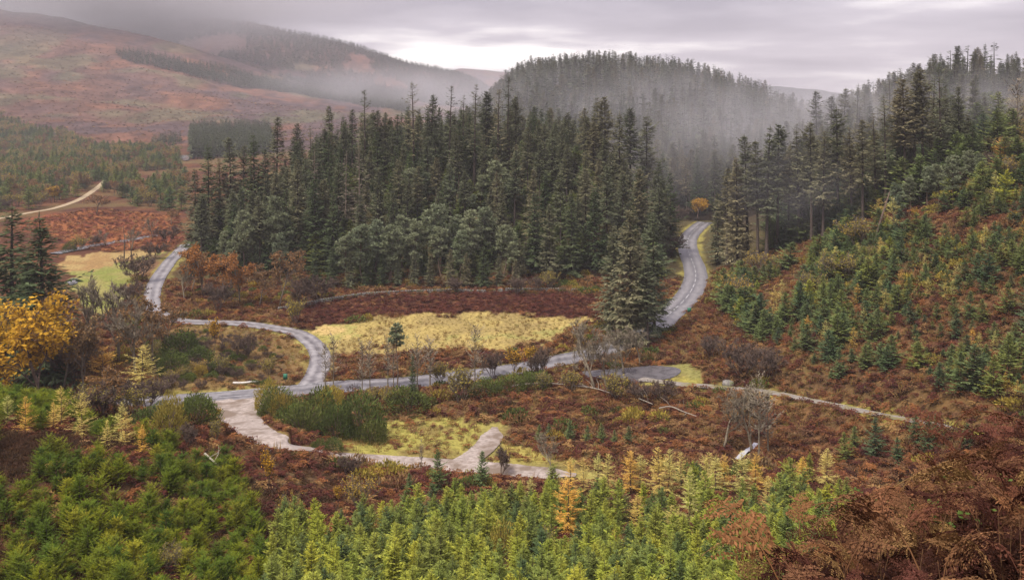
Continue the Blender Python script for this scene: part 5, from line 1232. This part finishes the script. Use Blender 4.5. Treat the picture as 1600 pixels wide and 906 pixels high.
# litter under the plants
x, y = scatter(np.array([(-.8, 2.4), (8, 2.4), (24, 8), (24, 22), (12, 20), (1, 9)], float), .26, .5, True)
pxs, pys = to_px(x, y, ground_z(x, y) + .45); ok = (pxs > 1075) & (pxs < 1680) & (pys < 1000) & (pys > np.interp(pxs, [1040, 1100, 1150, 1230, 1330, 1400, 1500, 1600], [960, 880, 830, 765, 735, 690, 655, 640]) + 12)
mass('bracken_litter', 'tangle of collapsed bracken and stalks under the near plants', 'bracken', x[ok], y[ok], rng.uniform(.5, .95, ok.sum()), [frond(720 + i, .8, 1.0).mesh('litter_frond', M['litter']) for i in range(3)] + [bracken_clump(660, 7, .4).mesh('litter_clump', M['litter'])], tilt=.55)
bl = MB(); r_ = np.random.default_rng(3)
for k in range(7):
    d = r_.normal(0, 1, (3, 3)); d[:, 2] = .3; pz = np.array([r_.normal(0, .12), r_.normal(0, .12), .25 + .1 * r_.random()])
    bl.kites(np.repeat(pz[None], 3, 0), d, np.array([[0, 0, 1.]] * 3) + r_.normal(0, .3, (3, 3)), .055, .042, mid=.5)
BL = bl.mesh('bramble_leaves', M['leaf_green'])
SPRIG = {1500: 'low in the bank', 1590: 'at the right border', 1440: 'at the bank bottom', 1355: 'under the windblown fern', 1480: 'at the bottom edge', 1262: 'at the bank left'}
for px, py, lab in [(1500, 842, 'small green bramble sprig low among the brown bracken'), (1590, 850, 'green bramble sprig at the right border of the bank'), (1440, 898, 'green bramble sprig at the bottom of the bank'), (1355, 842, 'grey-green bramble sprig under the windblown bracken'), (1480, 895, 'pale green bramble leaves at the bottom edge'), (1262, 880, 'green bramble sprig at the left of the bank')]:
    p = hit(px, py, 2.5); o = obj('bramble_sprig', None, loc=p + [0, 0, .25], label=lab, category='bramble'); lm('bracken', 'bramble sprig ' + SPRIG[px], px, py); obj('leaves', BL, o)
    s_ = MB(); s_.tube(np.array([[0, 0, -.4], [.03, 0, 0], [.05, .02, .32]]), [.005, .004, .002], 4); obj('stem', s_.mesh('bramble_stem', M['stem']), o)

# ------------------------------------------------------------------ wall, logs, signs, boulders
wl_px = [(436, 486), (470, 479), (500, 473), (540, 467), (580, 462), (630, 459), (700, 457), (760, 457), (820, 456), (870, 455), (920, 456)]
c = catmull(wpoly(wl_px), 8)
wall = obj('dry_stone_wall', None, loc=(c[0, 0], c[0, 1], T1(*c[0])), label='low mossy dry stone wall along the forest foot above the meadow', category='wall')
L_ = np.concatenate([[0], np.cumsum(np.linalg.norm(np.diff(c, axis=0), axis=1))])
nst = 3; stones = MB(); cop = MB()
base = np.array(wall.location)
for s_ in np.arange(0, L_[-1], .55):
    x, y = np.interp(s_, L_, c[:, 0]), np.interp(s_, L_, c[:, 1]); z = T1(x, y)
    hgt = .42 + .3 * vnoise(np.array(s_ * .12), np.array(0.), 3)
    if hgt < .5 and rng.random() < .4: continue
    for k in range(nst):
        stones.box(np.array([x + rng.normal(0, .06), y + rng.normal(0, .05), z + hgt * (k + .4) / nst]) - base, (.52 + .1 * rng.random(), .5 - .06 * k, hgt / nst * .96), rng.normal(0, .15), .05)
    cop.box(np.array([x, y, z + hgt + .1]) - base, (.3 + .1 * rng.random(), .46, .24), rng.normal(0, .3), .05)
s1 = obj('stones', stones.mesh('wall_stones', M['stone']), wall); s1['kind'] = 'stuff'
s2 = obj('coping_stones', cop.mesh('wall_coping', M['stone']), wall); s2['kind'] = 'stuff'
def log(name, pts_px, rad, mat, label, cat, lift=.3, branches=0):
    P = np.array([hit(px, py) for px, py in pts_px]); P[:, 2] += lift + rng.uniform(0, .15, len(P))
    cc = np.column_stack([catmull(P[:, :2], 5), np.interp(np.linspace(0, 1, (len(P) - 1) * 5 + 1), np.linspace(0, 1, len(P)), P[:, 2])])
    m = MB(); m.tube(cc - cc[0], np.linspace(rad, rad * .45, len(cc)), 6)
    o = obj(name, None, loc=cc[0], label=label, category=cat); obj('stem', m.mesh(name + '_stem', mat), o)
    if branches:
        for k in range(branches):
            b = MB(); i = int((.35 + .6 * k / branches) * (len(cc) - 1)); d = rng.normal(0, 1, 3); d[2] = abs(d[2]) * .7 + .2; d /= np.linalg.norm(d)
            b.tube(np.array([cc[i], cc[i] + d * 1.0 + [.2, 0, 0], cc[i] + d * 2.0]) - cc[0], [rad * .4, rad * .3, rad * .1], 4)
            obj('side_branch', b.mesh(name + '_side', mat), o)
    return o
bl_ = log('barrier_log', [(364, 602), (378, 602), (392, 601), (404, 600)], .22, M['birchlog'], 'white peeled log lying on the verge inside the hairpin', 'log', .35)
log('fallen_branch', [(800, 612), (830, 608), (860, 607), (885, 610)], .1, M['deadwood'], 'pale fallen branch in the bracken left of the big bare tree', 'branch', .8, 5)
log('fallen_branch', [(895, 611), (915, 613), (935, 617), (958, 624)], .11, M['deadwood'], 'mossy fallen branch at the foot of the big bare tree', 'branch', .8, 5)
log('fallen_branch', [(1030, 648), (1048, 645), (1068, 653), (1088, 660)], .1, M['deadwood'], 'crooked pale branch lying on the bracken above the waterfall', 'branch', .8, 4)
log('fallen_branch', [(998, 632), (1008, 636), (1020, 640)], .09, M['deadwood'], 'short pale branch on the bracken below the lay-by', 'branch', .8, 3)
log('fallen_log', [(320, 724), (332, 735), (345, 748)], .12, M['deadwood'], 'pale felled log among the young conifers above the yellow birch', 'log', .9, 2)
lt = hit(1366, 384); m = MB(); m.tube(np.array([[0, 0, -.3], [1.1, .2, 4.2], [3.2, .4, 10.5]]), [.26, .2, .1], 6)
o = obj('leaning_trunk', None, loc=lt, label='dead trunk leaning right at the foot of the right-hand spruces', category='trunk'); obj('stem', m.mesh('leaning_stem', M['bark_brown']), o)
def marker(px, py, w, h, lab, nm):
    p = hit(px, py); o = obj(nm, None, loc=p, label=lab, category='sign')
    m = MB(); m.tube(np.array([[0, 0, -.3], [0, 0, .4 * h], [0, 0, h * .98]]), [.05, .05, .05], 6); obj('post', m.mesh('sign_post', M['wood_post']), o)
    b = MB(); b.box((0, -.07, h * .68), (w, .04, h * .6)); obj('panel', b.mesh('sign_panel', M['sign_green']), o)
    f = MB()
    for sx in (-1, 1): f.box((sx * (w / 2 + .02), -.07, h * .68), (.036, .06, h * .62))
    obj('panel_frame', f.mesh('sign_frame', M['wood_post']), o)
marker(446, 598, .62, 1.5, 'small green sign on a post at the lane junction', 'roadside_sign')
marker(1077, 492, .75, 1.5, 'green sign panel on the verge beside the winding road', 'roadside_sign')
def boulder(px, py, s_, lab):
    p = hit(px, py); r = np.random.default_rng(int(px)); nth, nph = 12, 7
    th, ph = np.meshgrid(np.arange(nth) * 2 * math.pi / nth, np.linspace(-1.35, 1.45, nph)); d = np.stack([np.cos(ph) * np.cos(th), np.cos(ph) * np.sin(th), np.sin(ph)], -1)
    k = np.sign(d) * np.abs(d) ** .75 * [1.2, .9, .75] * (1 + .18 * r.normal(size=(nph, nth, 1)) * .6)
    V = (k * s_).reshape(-1, 3); i, j = np.meshgrid(np.arange(nph - 1), np.arange(nth), indexing='ij')
    Q = np.stack([i * nth + j, i * nth + (j + 1) % nth, (i + 1) * nth + (j + 1) % nth, (i + 1) * nth + j], -1).reshape(-1, 4)
    n = len(V); Q = np.vstack([Q, [[(nph - 1) * nth + a for a in (0, 1, 2, 3)], [(nph - 1) * nth + a for a in (0, 3, 4, 11)], [(nph - 1) * nth + a for a in (4, 5, 10, 11)], [(nph - 1) * nth + a for a in (5, 6, 9, 10)], [(nph - 1) * nth + a for a in (6, 7, 8, 9)]]])
    obj('boulder', raw_mesh('boulder', V, Q, M['stone']), loc=p + [0, 0, s_ * .3], label=lab, category='rock')
boulder(1138, 602, .75, 'grey boulder at the edge of the footpath')
boulder(248, 652, 1.0, 'grey rock outcrop behind the round broom bush')

# ------------------------------------------------------------------ mist and haze
def mist(name, c, r, dens, label, seed, scale, thresh=.45, color=(.96, .93, .97)):
    m, nt, N, L = new_mat(name + '_air')
    tcx = N.new('ShaderNodeTexCoord')
    ln = N.new('ShaderNodeVectorMath'); ln.operation = 'LENGTH'; L.new(tcx.outputs['Object'], ln.inputs[0])
    fo = N.new('ShaderNodeMapRange'); fo.interpolation_type = 'SMOOTHSTEP'; fo.inputs[1].default_value = 1.0; fo.inputs[2].default_value = .15; fo.inputs[3].default_value = 0; fo.inputs[4].default_value = 1
    L.new(ln.outputs[1], fo.inputs[0])
    mp = N.new('ShaderNodeMapping'); mp.inputs['Scale'].default_value = [v * scale / max(r) for v in r]; mp.inputs['Location'].default_value = (seed * 3.1, seed * 1.7, seed)
    L.new(tcx.outputs['Object'], mp.inputs[0])
    no = N.new('ShaderNodeTexNoise'); no.inputs['Scale'].default_value = 1.0; no.inputs['Detail'].default_value = 3
    L.new(mp.outputs[0], no.inputs['Vector'])
    mr = N.new('ShaderNodeMapRange'); mr.inputs[1].default_value = thresh - .12; mr.inputs[2].default_value = thresh + .2
    L.new(no.outputs[0], mr.inputs[0])
    mu = N.new('ShaderNodeMath'); mu.operation = 'MULTIPLY'; L.new(fo.outputs[0], mu.inputs[0]); L.new(mr.outputs[0], mu.inputs[1])
    m2 = N.new('ShaderNodeMath'); m2.operation = 'MULTIPLY'; m2.inputs[1].default_value = dens; L.new(mu.outputs[0], m2.inputs[0])
    pv = N.new('ShaderNodeVolumePrincipled'); pv.inputs['Color'].default_value = (*color, 1); L.new(m2.outputs[0], pv.inputs['Density'])
    o = N.new('ShaderNodeOutputMaterial'); L.new(pv.outputs[0], o.inputs['Volume'])
    nth, nph = 16, 9
    th, ph = np.meshgrid(np.arange(nth) * 2 * math.pi / nth, np.linspace(-math.pi / 2 + .02, math.pi / 2 - .02, nph))
    V = np.stack([np.cos(ph) * np.cos(th), np.cos(ph) * np.sin(th), np.sin(ph)], -1).reshape(-1, 3) * 1.04
    i, j = np.meshgrid(np.arange(nph - 1), np.arange(nth), indexing='ij')
    Q = [np.stack([i * nth + j, i * nth + (j + 1) % nth, (i + 1) * nth + (j + 1) % nth, (i + 1) * nth + j], -1).reshape(-1, 4)]
    for b0, rev in ((0, True), ((nph - 1) * nth, False)):
        f = [[b0 + k, b0 + k + 1, b0 + nth - 2 - k, b0 + nth - 1 - k] for k in range(nth // 2 - 1)]
        Q.append(np.array([q[::-1] if rev else q for q in f]))
    ob = obj(name, raw_mesh(name, V, np.vstack(Q), m), loc=c, kind='stuff', label=label, category='mist'); ob.scale = r
    return ob
def bx(name, lo, hi, dens, color, label):
    m, nt, N, L = new_mat(name + '_air')
    pv = N.new('ShaderNodeVolumePrincipled'); pv.inputs['Color'].default_value = (*color, 1); pv.inputs['Density'].default_value = dens
    o = N.new('ShaderNodeOutputMaterial'); L.new(pv.outputs[0], o.inputs['Volume'])
    b = MB(); lo, hi = np.array(lo), np.array(hi); b.box((lo + hi) / 2, hi - lo)
    return obj(name, b.mesh(name, m), kind='stuff', label=label, category='haze')
def pt(px, py, Y): return np.array([(px - CX) / F * Y, Y, -(py - HZ) / F * Y])
MIST = True
bx('haze', (-4200, -60, -75), (4200, 5300, 320), .00016, (.96, .925, .975), 'thin damp haze filling the whole valley air')
if MIST:
    mist('knoll_mist', pt(960, 250, 310), (75, 75, 24), .003, 'thin mist hanging in the trees right of the knoll', 8, 2.5, .42)
    mist('low_cloud', pt(100, -20, 1850), (900, 420, 170), .016, 'low cloud lying on the crest of the moor', 1, 3.0, .42)
    mist('hill_mist', pt(640, 140, 1500), (420, 250, 55), .004, 'mist at the foot of the far hill', 2, 3.5, .46)
    mist('ridge_mist', pt(1010, 180, 540), (200, 200, 40), .0085, 'mist drifting up between the knoll and the wooded ridge', 3, 6.5, .53)
    mist('crest_wisp', pt(925, 118, 690), (75, 60, 24), .012, 'torn wisp of mist over the crest of the wooded ridge', 9, 3.0, .47)
    mist('gap_mist', pt(1300, 205, 360), (95, 90, 28), .012, 'mist behind the right-hand stand', 5, 3.5, .46)
    ux, uy = scatter([(1478, 262), (1530, 215), (1640, 130), (1640, 262), (1560, 270), (1500, 300)], 3.6)
    mass('upper_scrub', 'olive and brown scrub high on the right-hand slope in mist', 'scrub', ux, uy, rng.uniform(2, 5, len(ux)), joined('willow')[:2] + joined('scrub')[:2] + joined('slope')[:2], tilt=.04, wide=(1.1, 1.6))
    mist('slope_mist', pt(1545, 190, 255), (60, 62, 20), .013, 'mist on the upper right slope', 6, 3.0, .44)
    mist('stand_wisp', pt(1240, 290, 190), (20, 14, 12), .007, 'thin wisp of mist before the right-hand stand', 7, 2.5, .45)

# ------------------------------------------------------------------ labels: which one of the many, told by its nearest landmark
for px, py, sh in ((68, 690, 'heather patch'), (266, 660, 'round broom bush'), (418, 740, 'bright yellow birch'), (335, 735, 'felled pale log'), (450, 800, 'orange-brown bush'), (270, 880, 'olive-brown bottom bush'), (10, 860, 'bottom left corner'), (130, 830, 'bare gap in the thicket'), (160, 760, 'middle of the left thicket')):
    lm('bushy', sh, px, py)
for px, py, sh in ((785, 860, 'round broom bush'), (850, 855, 'golden-brown bush'), (684, 760, 'slender lime spruce'), (753, 755, 'tiered blue-green spruce'), (492, 810, 'small yellow birch'), (560, 780, 'brown-olive willow'), (420, 900, 'left end of the belt'), (640, 880, 'bottom of the belt'), (1180, 860, 'near bracken bank')):
    lm('young', sh, px, py)
for px, py, sh in ((1300, 555, 'lone spruce on bracken'), (1138, 598, 'grey boulder'), (1431, 335, 'single yellow tree'), (1366, 380, 'leaning dead trunk'), (1120, 450, 'winding road'), (1160, 570, 'twiggy grey shrub')):
    lm('slope', sh, px, py)
for px, py, sh in ((85, 305, 'small yellow tree by the far track'), (150, 322, 'round brown bush by the far track'), (286, 247, 'small loch'), (10, 330, 'left end of the far track'), (230, 320, 'bracken field behind the lane')):
    lm('wood', sh, px, py)
for px, py, sh in ((1360, 740, 'tall windblown fern'), (1535, 640, 'tallest windblown fern'), (1110, 890, 'left foot of the bank'), (1590, 720, 'right border'), (1480, 700, 'top edge of the bank')):
    lm('bracken', sh, px, py)
def relabel(dom, pick, noun):
    cells = {}
    for o, kind, px, py, hp in THINGS:
        if not pick(o, kind): continue
        my = py - hp * .4
        sh, lx, ly = min(LM[dom], key=lambda a: (a[1] - px) ** 2 + (a[2] - my) ** 2)
        dx, dy = px - lx, my - ly
        rel = ('left of' if dx < 0 else 'right of') if abs(dx) > abs(dy) else ('in front of' if dy > 0 else 'behind')
        cells.setdefault((noun(o, kind), rel, sh), []).append((math.hypot(dx, dy), o))
    for (n, rel, sh), L in cells.items():
        L.sort(key=lambda a: a[0])
        for i, (d, o) in enumerate(L):
            o['label'] = ('' if len(L) == 1 else ('nearest ' if i == 0 else ORD[min(i, 29)] + ' ')) + n + ' ' + rel + ' the ' + sh
relabel('knoll', lambda o, k: o.get('group') == 'spruces packed inside the knoll forest', lambda o, k: 'inner forest spruce')
relabel('stand', lambda o, k: o.get('group') == 'spruces packed inside the right stand', lambda o, k: 'inner stand spruce')
relabel('slope', lambda o, k: k == 'slope' and str(o.get('group', '')).startswith('young spruces'), lambda o, k: o['label'].split()[0] + ' dark young spruce')
relabel('bushy', lambda o, k: k == 'bushy', lambda o, k: o['label'].split()[0] + ' bushy conifer')
relabel('young', lambda o, k: k == 'young' and 'group' in o, lambda o, k: o['label'].split()[0] + ' green young spruce')
relabel('wood', lambda o, k: o.get('group') == 'mixed wood on the left valley floor', lambda o, k: {'slope': 'dark conifer', 'brown': 'brown-leaved tree', 'willow': 'yellowing bush', 'scrub': 'bare grey shrub'}[k])
relabel('bracken', lambda o, k: k == 'bracken' and 'the near bank' in o['label'], lambda o, k: ('yellow-tinged' if o['label'].startswith('yellow') else 'brown') + ' bracken plant')
